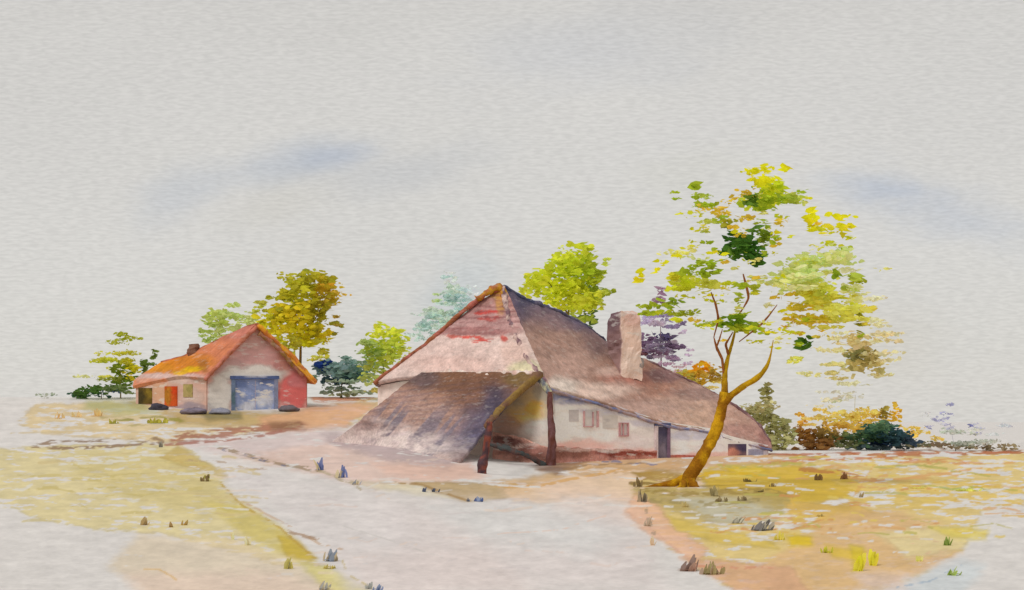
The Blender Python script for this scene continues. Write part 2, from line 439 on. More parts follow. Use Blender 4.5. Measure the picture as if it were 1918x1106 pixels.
WASH = [  # outline (photograph px, dropped onto the terrain), sRGB, strength, edge softness, edge raggedness, dry-brush amount
    # left hill
    ([(66, 756), (250, 750), (390, 770), (560, 770), (705, 740), (760, 745), (720, 775), (640, 805), (380, 815), (330, 832), (60, 812), (30, 790)], (206, 184, 138), .85, 3, 14, .35),
    ([(165, 750), (265, 752), (300, 775), (220, 778), (160, 765)], (166, 166, 112), .8, 8, 10, 0),
    ([(300, 768), (470, 772), (580, 770), (600, 790), (470, 800), (330, 795)], (176, 148, 92), .75, 6, 12, .1),
    ([(190, 785), (330, 780), (345, 792), (240, 797)], (140, 134, 50), .8, 3, 10, .45),
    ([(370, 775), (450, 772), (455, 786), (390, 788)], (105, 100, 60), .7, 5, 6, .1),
    ([(575, 738), (700, 730), (720, 742), (690, 752), (590, 752)], (190, 118, 84), .85, 3, 8, .35),
    ([(480, 785), (640, 752), (705, 757), (650, 800), (500, 812)], (208, 158, 122), .8, 5, 12, .15),
    ([(310, 812), (430, 800), (560, 790), (590, 805), (480, 812), (420, 824), (320, 832)], (160, 104, 84), .85, 4, 10, .4),
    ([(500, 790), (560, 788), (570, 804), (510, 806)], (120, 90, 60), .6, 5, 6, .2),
    ([(60, 826), (180, 825), (300, 818), (305, 830), (180, 838), (60, 838)], (140, 112, 84), .85, 2, 7, .5),
    # left field
    ([(26, 840), (120, 834), (335, 832), (425, 890), (412, 905), (455, 948), (520, 985), (588, 1046), (596, 1060), (540, 1062), (440, 1035), (300, 1000), (110, 985), (0, 945), (-80, 940), (-80, 850)], (206, 192, 142), .9, 2.5, 16, .32),
    ([(150, 850), (330, 848), (410, 900), (440, 950), (380, 970), (240, 930), (140, 890)], (198, 182, 122), .6, 14, 20, .15),
    ([(330, 835), (425, 888), (425, 896), (360, 880), (300, 856)], (184, 160, 92), .75, 4, 8, .2),
    ([(380, 940), (455, 940), (525, 985), (590, 1045), (560, 1052), (470, 1010)], (198, 182, 104), .8, 8, 10, .0),
    ([(520, 1000), (560, 1012), (594, 1046), (580, 1054), (535, 1044)], (190, 164, 48), .75, 4, 7, 0),
    ([(260, 1000), (440, 1010), (560, 1056), (640, 1075), (720, 1110), (620, 1130), (300, 1130), (200, 1060)], (208, 190, 160), .65, 10, 22, .1),
    ([(560, 1055), (610, 1056), (660, 1085), (740, 1118), (640, 1118), (590, 1090)], (204, 194, 116), .75, 6, 10, .2),
    ([(230, 1075), (520, 1070), (620, 1110), (300, 1140)], (214, 190, 176), .55, 14, 20, 0),
    # track and yard
    ([(340, 835), (620, 800), (880, 850), (900, 890), (700, 920), (560, 880), (420, 850)], (202, 184, 182), .8, 8, 14, .25),
    ([(420, 858), (620, 830), (880, 868), (900, 900), (760, 912), (640, 900), (520, 872)], (210, 184, 172), .8, 8, 14, .25),
    ([(600, 815), (720, 820), (860, 862), (840, 882), (740, 868), (640, 840)], (176, 158, 160), .8, 7, 12, .25),
    ([(700, 868), (880, 872), (915, 892), (820, 905), (720, 890)], (212, 176, 160), .7, 8, 14, .2),
    ([(640, 900), (720, 905), (790, 905), (850, 935), (760, 925), (690, 915)], (206, 196, 160), .7, 5, 10, .2),
    ([(420, 850), (520, 862), (600, 880), (680, 905), (600, 900), (500, 876)], (190, 164, 138), .5, 4, 8, .5),
    ([(770, 902), (860, 905), (980, 905), (1000, 920), (930, 938), (870, 940), (820, 925)], (176, 148, 96), .85, 3, 10, .15),
    ([(930, 915), (1040, 890), (1120, 880), (1230, 872), (1330, 890), (1300, 940), (1220, 950), (1090, 930), (1010, 945), (960, 940)], (218, 186, 152), .8, 7, 16, .15),
    ([(900, 905), (1010, 890), (1090, 870), (1120, 876), (1040, 900), (960, 915)], (198, 158, 98), .7, 4, 9, .25),
    ([(1000, 880), (1080, 866), (1260, 862), (1300, 885), (1160, 890), (1050, 892)], (196, 158, 110), .75, 5, 12, .4),
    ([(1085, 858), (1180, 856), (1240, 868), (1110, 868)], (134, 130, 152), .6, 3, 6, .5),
    ([(1000, 866), (1080, 852), (1270, 850), (1440, 850), (1470, 866), (1300, 880), (1100, 880)], (200, 162, 118), .85, 4, 10, .3),
    ([(990, 872), (1030, 862), (1110, 862), (1060, 880), (1010, 884)], (140, 104, 84), .7, 5, 8, .25),
    ([(1180, 885), (1230, 880), (1330, 895), (1290, 905), (1200, 902)], (160, 126, 40), .85, 4, 8, .2),
    ([(1000, 880), (1030, 874), (1080, 878), (1040, 890)], (120, 92, 78), .75, 4, 6, .15),
    ([(1010, 900), (1200, 930), (1270, 1010), (1150, 985), (1040, 950)], (216, 192, 178), .5, 16, 20, .1),
    ([(700, 930), (1180, 960), (1250, 1110), (760, 1110)], (209, 199, 197), .7, 30, 30, .1),
    ([(420, 880), (620, 900), (760, 960), (800, 1110), (660, 1110), (590, 1010)], (207, 200, 199), .7, 22, 30, .1),
    ([(640, 1040), (900, 1020), (1000, 1110), (700, 1120)], (211, 198, 194), .6, 20, 30, .15),
    ([(800, 950), (1000, 950), (1180, 1000), (1100, 1040), (900, 1010)], (203, 204, 203), .6, 20, 30, .1),
    # right field
    ([(1180, 905), (1300, 878), (1480, 862), (1640, 850), (1960, 846), (1960, 925), (1840, 960), (1800, 1030), (1700, 1090), (1560, 1125), (1400, 1125), (1290, 1055), (1222, 1000), (1195, 945)], (208, 184, 116), .92, 4, 18, .38),
    ([(1310, 884), (1420, 872), (1570, 880), (1610, 900), (1610, 930), (1500, 945), (1400, 930), (1320, 915)], (200, 168, 58), .95, 5, 14, .18),
    ([(1350, 872), (1420, 868), (1450, 884), (1370, 890)], (210, 180, 44), .7, 4, 8, .25),
    ([(1185, 908), (1300, 915), (1430, 915), (1480, 935), (1440, 990), (1330, 980), (1230, 950), (1190, 935)], (172, 152, 92), .85, 7, 14, .2),
    ([(1270, 930), (1400, 935), (1470, 960), (1430, 990), (1330, 980)], (186, 184, 168), .75, 8, 14, .3),
    ([(1470, 940), (1600, 940), (1640, 960), (1560, 1000), (1480, 985)], (202, 166, 84), .85, 4, 12, .25),
    ([(1240, 960), (1320, 985), (1440, 1010), (1460, 1030), (1340, 1020), (1250, 990)], (204, 178, 84), .85, 4, 10, .15),
    ([(1190, 925), (1235, 945), (1260, 990), (1330, 1030), (1300, 1060), (1225, 1010), (1170, 960)], (216, 172, 142), .85, 5, 14, .1),
    ([(1560, 965), (1680, 955), (1780, 985), (1800, 1030), (1720, 1080), (1620, 1110), (1450, 1112), (1420, 1060), (1500, 1010)], (208, 172, 126), .85, 8, 20, .12),
    ([(1270, 1045), (1350, 1050), (1480, 1060), (1520, 1112), (1400, 1120)], (208, 164, 130), .85, 5, 14, .15),
    ([(1640, 1000), (1760, 985), (1830, 990), (1800, 1030), (1700, 1045)], (214, 200, 150), .8, 6, 14, .2),
    ([(1740, 985), (1850, 990), (1850, 1012), (1780, 1010)], (212, 194, 88), .8, 5, 10, .2),
    ([(1470, 1000), (1520, 1002), (1520, 1022), (1480, 1025)], (216, 186, 20), .9, 6, 8, 0),
    ([(1545, 1020), (1620, 1032), (1610, 1052), (1560, 1045)], (212, 182, 40), .7, 5, 8, .1),
    ([(1590, 1020), (1615, 1022), (1618, 1070), (1598, 1075)], (200, 180, 20), .7, 5, 6, 0),
    ([(1590, 1075), (1700, 1070), (1720, 1095), (1640, 1112)], (210, 190, 180), .6, 8, 14, .1),
    ([(1690, 1085), (1800, 1050), (1850, 1062), (1800, 1112), (1700, 1118)], (186, 198, 204), .55, 10, 18, .1),
    ([(1560, 900), (1720, 895), (1918, 905), (1918, 950), (1700, 955), (1600, 940)], (210, 182, 100), .75, 6, 14, .42),
    ([(1450, 858), (1540, 880), (1760, 888), (1940, 862), (1940, 872), (1740, 905), (1560, 900)], (204, 150, 92), .6, 3, 10, .55),
    ([(1440, 852), (1600, 846), (1740, 843), (1940, 844), (1940, 851), (1700, 856), (1560, 862)], (176, 112, 76), .9, 2, 5, .42),
    ([(1390, 858), (1480, 850), (1560, 858), (1500, 872), (1430, 876)], (200, 158, 98), .75, 3, 8, .4),
    ([(1690, 905), (1790, 910), (1800, 918), (1700, 914)], (170, 172, 80), .7, 2, 6, .5),
    ([(1640, 868), (1760, 864), (1770, 874), (1650, 878)], (168, 158, 76), .6, 3, 6, .5),
]


LINES = [  # polyline, half width, colour, strength, broken-ness
    ([(408, 838), (440, 846), (470, 856), (520, 868), (600, 881)], 3.0, (146, 124, 96), .8, .47),
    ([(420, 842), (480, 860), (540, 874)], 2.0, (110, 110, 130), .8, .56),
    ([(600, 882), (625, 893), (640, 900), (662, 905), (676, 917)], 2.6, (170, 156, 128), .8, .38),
    ([(600, 868), (660, 868), (720, 872)], 1.2, (196, 176, 170), .6, .45),
    ([(310, 834), (420, 826), (490, 816), (560, 800)], 2.4, (158, 100, 84), .8, .45),
    ([(20, 812), (180, 806), (330, 812)], 1.4, (196, 178, 140), .7, .42),
    ([(60, 838), (120, 840), (230, 836), (300, 830)], 2.4, (132, 104, 78), .85, .42),
    ([(350, 862), (420, 866), (470, 880), (500, 878)], 1.6, (168, 140, 112), .7, .48),
    ([(300, 856), (370, 872), (430, 884)], 1.4, (186, 160, 96), .7, .42),
    ([(412, 905), (455, 948), (520, 985), (590, 1046)], 2.0, (178, 148, 60), .8, .40),
    ([(455, 940), (490, 958), (540, 985), (600, 1020), (640, 1030)], 1.8, (188, 158, 128), .7, .45),
    ([(530, 992), (560, 1002), (600, 1012)], 2.4, (160, 130, 104), .8, .5),
    ([(270, 1066), (300, 1068), (330, 1086)], 1.4, (206, 170, 112), .8, .3),
    ([(640, 1050), (650, 1075), (700, 1104)], 1.6, (186, 168, 110), .7, .42),
    ([(640, 985), (720, 1010), (830, 1045)], .9, (188, 184, 180), .6, .42),
    ([(740, 905), (790, 908), (850, 930), (880, 938)], 1.8, (158, 126, 78), .8, .4),
    ([(930, 912), (1010, 910), (1080, 896), (1160, 880)], 2.2, (204, 158, 96), .8, .4),
    ([(880, 900), (920, 908), (1010, 912)], 2.0, (209, 206, 203), .9, .4),
    ([(1030, 886), (1100, 872), (1230, 866)], 2.0, (150, 118, 84), .7, .48),
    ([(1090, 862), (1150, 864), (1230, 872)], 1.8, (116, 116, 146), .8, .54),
    ([(930, 1000), (1050, 992), (1140, 965)], 1.2, (212, 186, 172), .7, .42),
    ([(1170, 955), (1230, 1000), (1300, 1058)], 1.4, (206, 164, 140), .7, .4),
    ([(1180, 905), (1240, 908), (1300, 908)], 2.6, (124, 96, 34), .8, .42),
    ([(1195, 918), (1290, 926), (1420, 918), (1470, 924)], 5.0, (150, 126, 62), .75, .47),
    ([(1220, 938), (1330, 944), (1420, 936)], 4.0, (148, 132, 84), .7, .5),
    ([(1310, 890), (1380, 884), (1450, 896)], 3.0, (204, 166, 30), .8, .45),
    ([(1500, 880), (1580, 886), (1640, 900)], 4.0, (176, 116, 58), .8, .46),
    ([(1205, 930), (1212, 965), (1225, 1000)], 3.0, (140, 126, 108), .6, .5),
    ([(1440, 852), (1560, 850), (1700, 850), (1918, 846)], 2.0, (172, 98, 62), .75, .5),
    ([(1680, 842), (1800, 842), (1918, 845)], 1.4, (132, 110, 96), .7, .5),
    ([(1440, 868), (1520, 862), (1640, 858), (1740, 862)], 2.0, (190, 120, 80), .8, .46),
    ([(1560, 890), (1640, 900), (1760, 890), (1900, 866)], 1.8, (208, 158, 98), .8, .45),
    ([(1640, 875), (1720, 872), (1790, 882)], 1.8, (160, 158, 72), .7, .45),
    ([(1740, 910), (1780, 918), (1830, 913), (1850, 920)], 1.6, (160, 168, 70), .8, .35),
    ([(1480, 935), (1500, 960), (1480, 985)], 2.0, (206, 170, 76), .8, .35),
    ([(1640, 868), (1600, 930), (1612, 900)], 1.2, (206, 158, 84), .6, .42),
    ([(1500, 1000), (1620, 1010), (1720, 1005)], 1.6, (206, 178, 130), .6, .42),
    ([(1290, 1060), (1380, 1064), (1450, 1062)], 2.2, (200, 138, 110), .8, .42),
    ([(1680, 1100), (1740, 1088), (1800, 1060)], 1.6, (150, 168, 186), .7, .42),
]


def build_ground():
    px = np.r_[np.linspace(-9000, -420, 26)[:-1], np.arange(-420, 2340, 3.0), np.linspace(2340, 10900, 26)]
    Ys = np.r_[np.linspace(3, 15, 12)[:-1], 15 * 1.0075 ** np.arange(0, 345), np.geomspace(200, 9000, 40)]
    Ys = np.unique(Ys)
    PX, YY = np.meshgrid(px, Ys)
    X = (PX - CX) * YY / F
    Z = gz(X, YY)
    v = np.stack([X, YY, Z], -1).reshape(-1, 3)
    qx, qy = proj(v)
    cols = np.repeat(lin((207, 203, 200))[None], len(v), 0)
    near = (v[:, 1] > 14) & (v[:, 1] < 190) & (qx > -450) & (qx < 2380)
    x, y = qx[near], qy[near]
    c = cols[near]
    # the horizon end of the fields bleaches to bare pale soil
    wx = 14 * (fbm(x / 60, y / 18, 4, 3) - .5); wy = 7 * (fbm(x / 70, y / 16, 4, 8) - .5)
    streak = .62 * fbm(x / 46, y / 5.5, 4, 21, .6) + .38 * fbm(x / 17, y / 3.6, 3, 27, .6)
    fine = fbm(x / 24, y / 5.2, 2, 33, .5)
    hid = v[near, 1] > 172       # behind the crest: bare
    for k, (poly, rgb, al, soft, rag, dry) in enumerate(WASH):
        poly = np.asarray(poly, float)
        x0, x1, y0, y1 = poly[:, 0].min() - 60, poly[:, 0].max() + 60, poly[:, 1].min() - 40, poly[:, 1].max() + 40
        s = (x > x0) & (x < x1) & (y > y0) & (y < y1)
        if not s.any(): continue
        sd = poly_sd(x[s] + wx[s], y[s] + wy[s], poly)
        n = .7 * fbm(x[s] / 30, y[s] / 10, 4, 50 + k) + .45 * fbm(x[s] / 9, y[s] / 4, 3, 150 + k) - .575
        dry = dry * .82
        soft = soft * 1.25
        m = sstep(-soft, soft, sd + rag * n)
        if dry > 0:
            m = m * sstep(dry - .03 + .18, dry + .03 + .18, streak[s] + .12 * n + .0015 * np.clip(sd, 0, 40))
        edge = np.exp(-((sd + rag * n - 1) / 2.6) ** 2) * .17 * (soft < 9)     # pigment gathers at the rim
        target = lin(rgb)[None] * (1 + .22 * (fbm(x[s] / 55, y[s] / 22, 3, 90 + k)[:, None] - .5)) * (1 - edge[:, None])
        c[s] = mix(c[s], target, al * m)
    c *= (1 + .18 * (fine[:, None] - .5))
    # single strokes of straw, rust and bare soil
    rng = np.random.default_rng(12)
    strokes = list(LINES)
    for i in range(95):
        x0, y0 = 1320 + rng.random() * 560, 858 + rng.random() ** 1.4 * 150
        l = 15 + rng.random() * 70
        strokes.append(([(x0, y0), (x0 + l * .5, y0 - 2 + rng.normal(0, 2)), (x0 + l, y0 + rng.normal(0, 2))], 1 + 1.4 * rng.random(), [(206, 168, 70), (198, 140, 84), (210, 186, 90), (176, 168, 84), (204, 158, 104)][i % 5], .75, .42))
    for i in range(80):
        x0, y0 = 1230 + rng.random() * 640, 852 + rng.random() ** 1.2 * 190
        l = 6 + rng.random() * 26
        strokes.append(([(x0, y0), (x0 + l, y0 + rng.normal(0, 1.2))], 1.0 + 1.3 * rng.random(), (209, 206, 202), .85, .34))
    for i in range(46):
        x0, y0 = 20 + rng.random() * 400, 838 + rng.random() * 140
        l = 20 + rng.random() * 90
        strokes.append(([(x0, y0), (x0 + l * .5, y0 + rng.normal(0, 3)), (x0 + l, y0 + rng.normal(0, 3))], 1 + 1.6 * rng.random(), [(190, 174, 112), (208, 206, 200), (196, 178, 130)][i % 3], .7, .4))
    for i in range(70):
        x0, y0 = 380 + rng.random() * 820, 850 + rng.random() ** 1.5 * 230
        l = 20 + rng.random() * 70
        strokes.append(([(x0, y0), (x0 + l * .5, y0 + rng.normal(0, 3)), (x0 + l, y0 + rng.normal(0, 3))], .9 + 1.2 * rng.random(), [(206, 186, 176), (209, 206, 203), (196, 186, 186), (214, 194, 178)][i % 4], .5, .42))
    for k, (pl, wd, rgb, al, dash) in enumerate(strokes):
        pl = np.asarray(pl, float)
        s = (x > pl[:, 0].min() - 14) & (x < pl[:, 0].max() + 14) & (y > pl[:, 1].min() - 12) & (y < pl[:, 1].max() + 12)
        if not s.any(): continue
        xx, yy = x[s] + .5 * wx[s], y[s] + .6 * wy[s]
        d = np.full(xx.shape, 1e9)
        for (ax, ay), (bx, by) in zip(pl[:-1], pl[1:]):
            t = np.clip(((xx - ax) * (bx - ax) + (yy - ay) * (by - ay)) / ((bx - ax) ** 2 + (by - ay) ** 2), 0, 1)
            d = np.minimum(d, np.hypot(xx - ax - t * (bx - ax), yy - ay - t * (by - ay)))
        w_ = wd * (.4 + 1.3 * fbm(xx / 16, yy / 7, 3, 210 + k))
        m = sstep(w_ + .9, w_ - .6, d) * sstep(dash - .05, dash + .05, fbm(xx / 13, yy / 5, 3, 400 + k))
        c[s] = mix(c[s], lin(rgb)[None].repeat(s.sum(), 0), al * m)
    grit = fbm(x / 9, y / 3.5, 2, 61)[:, None] - .5
    c *= 1 + .12 * grit * np.clip(2 - c / lin((206, 202, 197))[None], .4, 1)
    fade = sstep(1, 0, hid.astype(float))[:, None]
    c = c * fade + lin((207, 203, 200))[None] * (1 - fade)
    cols[near] = c
    nx, ny = len(px), len(Ys)
    idx = np.arange(nx * ny).reshape(ny, nx)
    f = np.stack([idx[:-1, :-1], idx[:-1, 1:], idx[1:, 1:], idx[1:, :-1]], -1).reshape(-1, 4)
    me = bpy.data.meshes.new("ground")
    me.vertices.add(len(v)); me.vertices.foreach_set('co', v.astype(np.float32).ravel())
    me.loops.add(f.size); me.loops.foreach_set('vertex_index', f.astype(np.int32).ravel())
    me.polygons.add(len(f)); me.polygons.foreach_set('loop_start', np.arange(0, f.size, 4, dtype=np.int32))
    me.update(calc_edges=True); me.validate()
    me.polygons.foreach_set('use_smooth', np.ones(len(me.polygons), bool))
    set_cols(me, cols * 1.10)
    me.materials.append(M_GROUND)
    o = bpy.data.objects.new("ground", me)
    C.objects.link(o)
    tag(o, "pale rolling ground with yellow dry fields and a chalky track", "ground", kind="structure")


build_ground()

# ------------------------------------------------------------------ painted surfaces: colour by spots
def spots(v, base, marks, amp=.12, freq=(1 / 26., 1 / 11.), seed=0, warp=10, crisp=0):
    """base colour plus stains and painted shade; a mark is (photograph x, y, rx, ry, sRGB, strength, softness)"""
    px, py = proj(v)
    wx = warp * 2 * (fbm(px / 26, py / 14, 4, seed + 1) - .5); wy = warp * (fbm(px / 24, py / 12, 4, seed + 7) - .5) * 1.4
    c = np.repeat(lin(base)[None], len(v), 0)
    c = c * (1 + amp * 2 * (fbm(px * freq[0], py * freq[1], 4, seed + 3)[:, None] - .5))
    for k, m in enumerate(marks):
        x, y, rx, ry, rgb, a = m[:6]
        soft = m[6] if len(m) > 6 else .5
        d = np.sqrt(((px + wx - x) / rx) ** 2 + ((py + wy - y) / ry) ** 2)
        t = sstep(1 + soft, 1 - soft * .6, d) * a
        tc = lin(rgb)[None] * (1 + amp * (fbm(px / 18, py / 7, 3, seed + 20 + k)[:, None] - .5) * 2)
        c = mix(c, tc, t) * (1 - (np.exp(-((d - 1.0) / .07) ** 2) * .14 * a * (soft < .65))[:, None])
    c = c * (1 + .26 * (fbm(px / 15, py / 4.5, 3, seed + 60)[:, None] - .5))
    if crisp:
        e = fbm(px / 21, py / 10, 4, seed + 71)
        c = c * (1 - crisp * .8 * sstep(.50, .56, e) * sstep(.70, .5, e) - crisp * np.exp(-((e - .5) / .012) ** 2))[:, None]
    return c

# ------------------------------------------------------------------ thatched farmhouse
K = 1.06     # paint to albedo

def build_farmhouse():
    base = G(1032, 868)
    t = thing("thatched_farmhouse", "long low thatched farmhouse with white walls, tall chimney and steep brown roof", "farmhouse", base)
    A = P(943, 542, 94)
    ridge = [A, P(985, 566, 96), P(1045, 588, 98), P(1090, 610, 99.5), P(1132, 641, 101), P(1215, 681, 102.5), P(1300, 721, 103.5), P(1352, 748, 103.3), P(1392, 774, 102.8), P(1425, 803, 102.2), P(1442, 832, 101.8)]
    eave = [P(1027, 728, 87), P(1070, 742, 88.4), P(1120, 756, 90), P(1180, 776, 92), P(1240, 796, 94), P(1290, 803, 95.8), P(1331, 809, 97.3), P(1362, 822, 98.6), P(1400, 832, 100), P(1443, 842, 101.4)]
    hip_bot = [P(702, 720, 96.5), P(745, 712, 95), P(791, 706, 93.4), P(900, 703, 90.3), P(1000, 703, 87.8), P(1027, 728, 87)]
    back_bot = [P(702, 720, 96.5), np.array([-3.0, 108.0, 3.2]), np.array([7.5, 113.0, 2.2]), np.array([15.0, 108.0, 1.2]), P(1442, 834, 102)]
    r = MB()
    # long slope
    v, f = ruled(ridge, eave, 170, 60)
    v = jitter(v, .10, 1.3, 11)
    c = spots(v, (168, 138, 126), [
        (960, 575, 70, 40, (62, 64, 88), .95, .7), (1010, 588, 60, 22, (56, 66, 98), .95, .7), (1070, 608, 60, 16, (66, 72, 104), .9, .6), (1118, 640, 34, 26, (70, 72, 100), .9, .6),  # dark blue near the ridge: shade painted into the thatch colour
        (1010, 650, 60, 60, (150, 118, 106), .7, .8), (1100, 668, 50, 40, (146, 116, 104), .7, .7), (955, 615, 14, 50, (112, 92, 104), .7, .6),
        (1060, 690, 50, 26, (178, 146, 134), .7, .6), (1200, 715, 75, 34, (142, 100, 84), .8, .7), (1170, 712, 40, 16, (160, 106, 94), .7, .6),
        (1110, 735, 70, 14, (206, 182, 170), .8, .6), (1050, 728, 28, 16, (214, 200, 190), .9, .5), (1280, 770, 60, 22, (178, 146, 128), .7, .7), (1330, 790, 50, 18, (184, 152, 132), .7, .6),
        (1255, 705, 45, 12, (118, 90, 92), .8, .6), (1320, 742, 60, 12, (140, 112, 106), .7, .6), (1380, 785, 40, 22, (176, 140, 126), .7, .6), (1400, 812, 45, 14, (170, 130, 120), .8, .5), (1432, 830, 12, 16, (150, 108, 104), .8, .5),
        (1200, 765, 70, 12, (178, 148, 138), .6, .6), (1150, 700, 30, 10, (206, 178, 166), .6, .5)], amp=.22, seed=100, crisp=.24)
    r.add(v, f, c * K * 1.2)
    # front hip
    v, f = ruled([A + np.array([-.25, 0, 0]), A + np.array([.12, 0, -.05])], hip_bot, 130, 66)
    v = jitter(v, .06, 1.5, 12)
    px, py = proj(v)
    c = spots(v, (214, 190, 182), [
        (918, 575, 60, 26, (176, 128, 122), .9, .6), (905, 606, 75, 22, (180, 138, 136), .9, .6), (880, 624, 90, 7, (164, 112, 110), .8, .5),
        (915, 590, 18, 4, (196, 70, 62), .9, .4), (918, 602, 20, 4, (176, 80, 74), .9, .4), (885, 636, 34, 2.6, (204, 72, 62), .9, .4), (946, 637, 9, 6, (200, 80, 70), .9, .4), (905, 642, 16, 1.8, (206, 66, 54), .9, .4), (852, 633, 14, 2.5, (196, 100, 88), .9, .4),
        (930, 548, 20, 12, (196, 150, 42), .9, .6), (905, 552, 14, 8, (200, 148, 40), .85, .5), (938, 570, 8, 22, (190, 140, 60), .7, .5),
        (830, 665, 90, 16, (216, 188, 180), .7, .7), (850, 686, 70, 14, (220, 186, 176), .7, .6), (965, 668, 22, 26, (214, 182, 170), .7, .6), (985, 694, 26, 12, (214, 208, 168), .8, .6),
        (720, 726, 26, 10, (206, 176, 164), .7, .6)], amp=.10, seed=130, crisp=.13)
    rows = .5 + .5 * np.sin(py * .62 + 3 * fbm(px / 40, py / 40, 2, 4))
    up = sstep(650, 600, py)
    c = mix(c, lin((128, 80, 82))[None].repeat(len(v), 0), up * sstep(.45, .9, rows) * .75 * sstep(.3, .5, fbm(px / 25, py / 5, 3, 14)))
    r.add(v, f, c * K)
    # slope at the back
    v, f = ruled(ridge[::-1], back_bot[::-1], 60, 24)
    r.add(jitter(v, .06, 1.3, 15), f, noisy(v, (150, 122, 114), .15, .7, 3))
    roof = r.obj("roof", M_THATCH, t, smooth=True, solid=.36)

    # thick rims of the thatch
    def rim(name, pts, rad, rgbs, seed, n=60, rough=.45, mat=M_THATCH):
        v, f = tube(pts, [rad] * len(pts), 8, n, seed, rough)
        v = jitter(v, rad * .75, 2.0, seed)
        px, py = proj(v)
        k = fbm(px / 9, py / 9, 3, seed)
        c = mix(lin(rgbs[0])[None].repeat(len(v), 0), lin(rgbs[1])[None].repeat(len(v), 0), sstep(.35, .6, k))
        return obj(name, v, f, c * K, mat, roof, smooth=True)
    off = np.array([-.02, -.18, .10])
    rim("thatch_rim", [A + off, P(952, 590, 92.4) + off, P(970, 640, 90.6) + off, P(995, 686, 88.6) + off, P(1027, 728, 86.9) + off], .17, ((206, 178, 168), (122, 92, 100)), 41, 70)
    rim("thatch_rim", [A + off, P(905, 556, 94.2) + off, P(850, 604, 94.8) + off, P(790, 655, 95.5) + off, P(735, 695, 96.1) + off, P(702, 722, 96.5) + off], .16, ((176, 104, 92), (148, 92, 62)), 42, 80)
    rim("eave_fringe", [P(792, 703, 93.0), P(850, 702, 91.5), P(900, 702, 90.0), P(950, 702, 88.8), P(1003, 700, 87.4)], .24, ((222, 206, 196), (206, 172, 160)), 43, 60, .8)
    rim("moss_ridge", [P(893, 560, 93.8), P(915, 546, 93.8), P(930, 538, 93.8), P(944, 541, 93.8), P(941, 556, 93.4)], .2, ((196, 148, 40), (172, 104, 70)), 44, 30, .9)
    rim("ridge_roll", [A + np.array([0, -.1, .1])] + [p + np.array([0, -.1, .12]) for p in ridge[1:5]], .17, ((66, 72, 104), (96, 92, 112)), 45, 60, .6)  # dark blue repeats the shade painted along the ridge
    rim("ridge_roll", [p + np.array([0, -.1, .08]) for p in ridge[5:]], .14, ((150, 116, 114), (112, 84, 88)), 46, 60, .6)
    rim("eave_rim", [p + np.array([.05, -.1, -.06]) for p in eave], .10, ((116, 124, 166), (170, 150, 156)), 47, 90, .6)  # bluish tone paints the eave shadow into the rim

    # lean-to: dark thatch sweeping down to the yard
    left = [P(789, 700, 92.8), P(735, 741, 90.6), P(680, 783, 88.4), G(622, 827) + np.array([0, 0, -.05])]
    right = [P(1003, 700, 87.3), P(962, 745, 86.4), P(924, 789, 85.4), P(890, 832, 84.4), G(860, 868) + np.array([0, 0, -.05])]
    v, f = ruled(left, right, 70, 110)
    v = jitter(v, .08, 1.6, 16)
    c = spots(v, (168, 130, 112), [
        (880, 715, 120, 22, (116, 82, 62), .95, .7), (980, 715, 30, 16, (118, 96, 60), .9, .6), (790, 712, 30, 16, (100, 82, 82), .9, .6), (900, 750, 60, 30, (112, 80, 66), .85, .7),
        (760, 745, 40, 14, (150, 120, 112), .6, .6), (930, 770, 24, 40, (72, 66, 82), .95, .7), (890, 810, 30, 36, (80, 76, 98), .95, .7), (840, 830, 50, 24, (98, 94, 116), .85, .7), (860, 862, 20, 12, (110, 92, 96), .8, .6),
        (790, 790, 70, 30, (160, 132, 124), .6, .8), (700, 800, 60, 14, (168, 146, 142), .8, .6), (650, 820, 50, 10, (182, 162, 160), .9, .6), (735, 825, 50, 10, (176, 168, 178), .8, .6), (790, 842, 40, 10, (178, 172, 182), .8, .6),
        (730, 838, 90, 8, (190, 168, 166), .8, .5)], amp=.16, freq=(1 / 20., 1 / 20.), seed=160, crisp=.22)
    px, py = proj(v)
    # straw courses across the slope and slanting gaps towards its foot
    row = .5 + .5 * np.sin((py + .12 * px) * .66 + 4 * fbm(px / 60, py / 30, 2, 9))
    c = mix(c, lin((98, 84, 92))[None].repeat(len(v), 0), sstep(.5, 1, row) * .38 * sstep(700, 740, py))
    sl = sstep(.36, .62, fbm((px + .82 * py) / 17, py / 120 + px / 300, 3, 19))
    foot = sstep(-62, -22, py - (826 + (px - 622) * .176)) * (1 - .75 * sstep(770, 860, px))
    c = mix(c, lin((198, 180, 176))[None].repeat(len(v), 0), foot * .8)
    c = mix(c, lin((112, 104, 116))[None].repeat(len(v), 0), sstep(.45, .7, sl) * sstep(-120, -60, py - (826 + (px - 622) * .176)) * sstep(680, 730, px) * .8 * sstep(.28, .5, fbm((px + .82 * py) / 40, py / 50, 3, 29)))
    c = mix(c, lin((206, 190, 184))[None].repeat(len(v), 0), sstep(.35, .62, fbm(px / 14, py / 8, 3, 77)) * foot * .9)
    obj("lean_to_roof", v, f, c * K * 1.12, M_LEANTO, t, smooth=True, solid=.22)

    # walls
    d = np.array([P(1436, 840, 101.3)[0] - P(1036, 740, 87.7)[0], 101.3 - 87.7, 0.0]); d /= np.linalg.norm(d)
    n = np.array([d[1], -d[0], 0.0])
    W0 = P(1036, 740, 87.7)

    def on_wall(px, py, o=0.0):
        ray = np.array([(px - CX) / F, 1.0, -(py - HY) / F])
        k = np.dot(W0 + n * o - np.array([0, 0, H]), n) / np.dot(ray, n)
        return np.array([0, 0, H]) + ray * k
    xs = np.linspace(1037, 1436, 12)
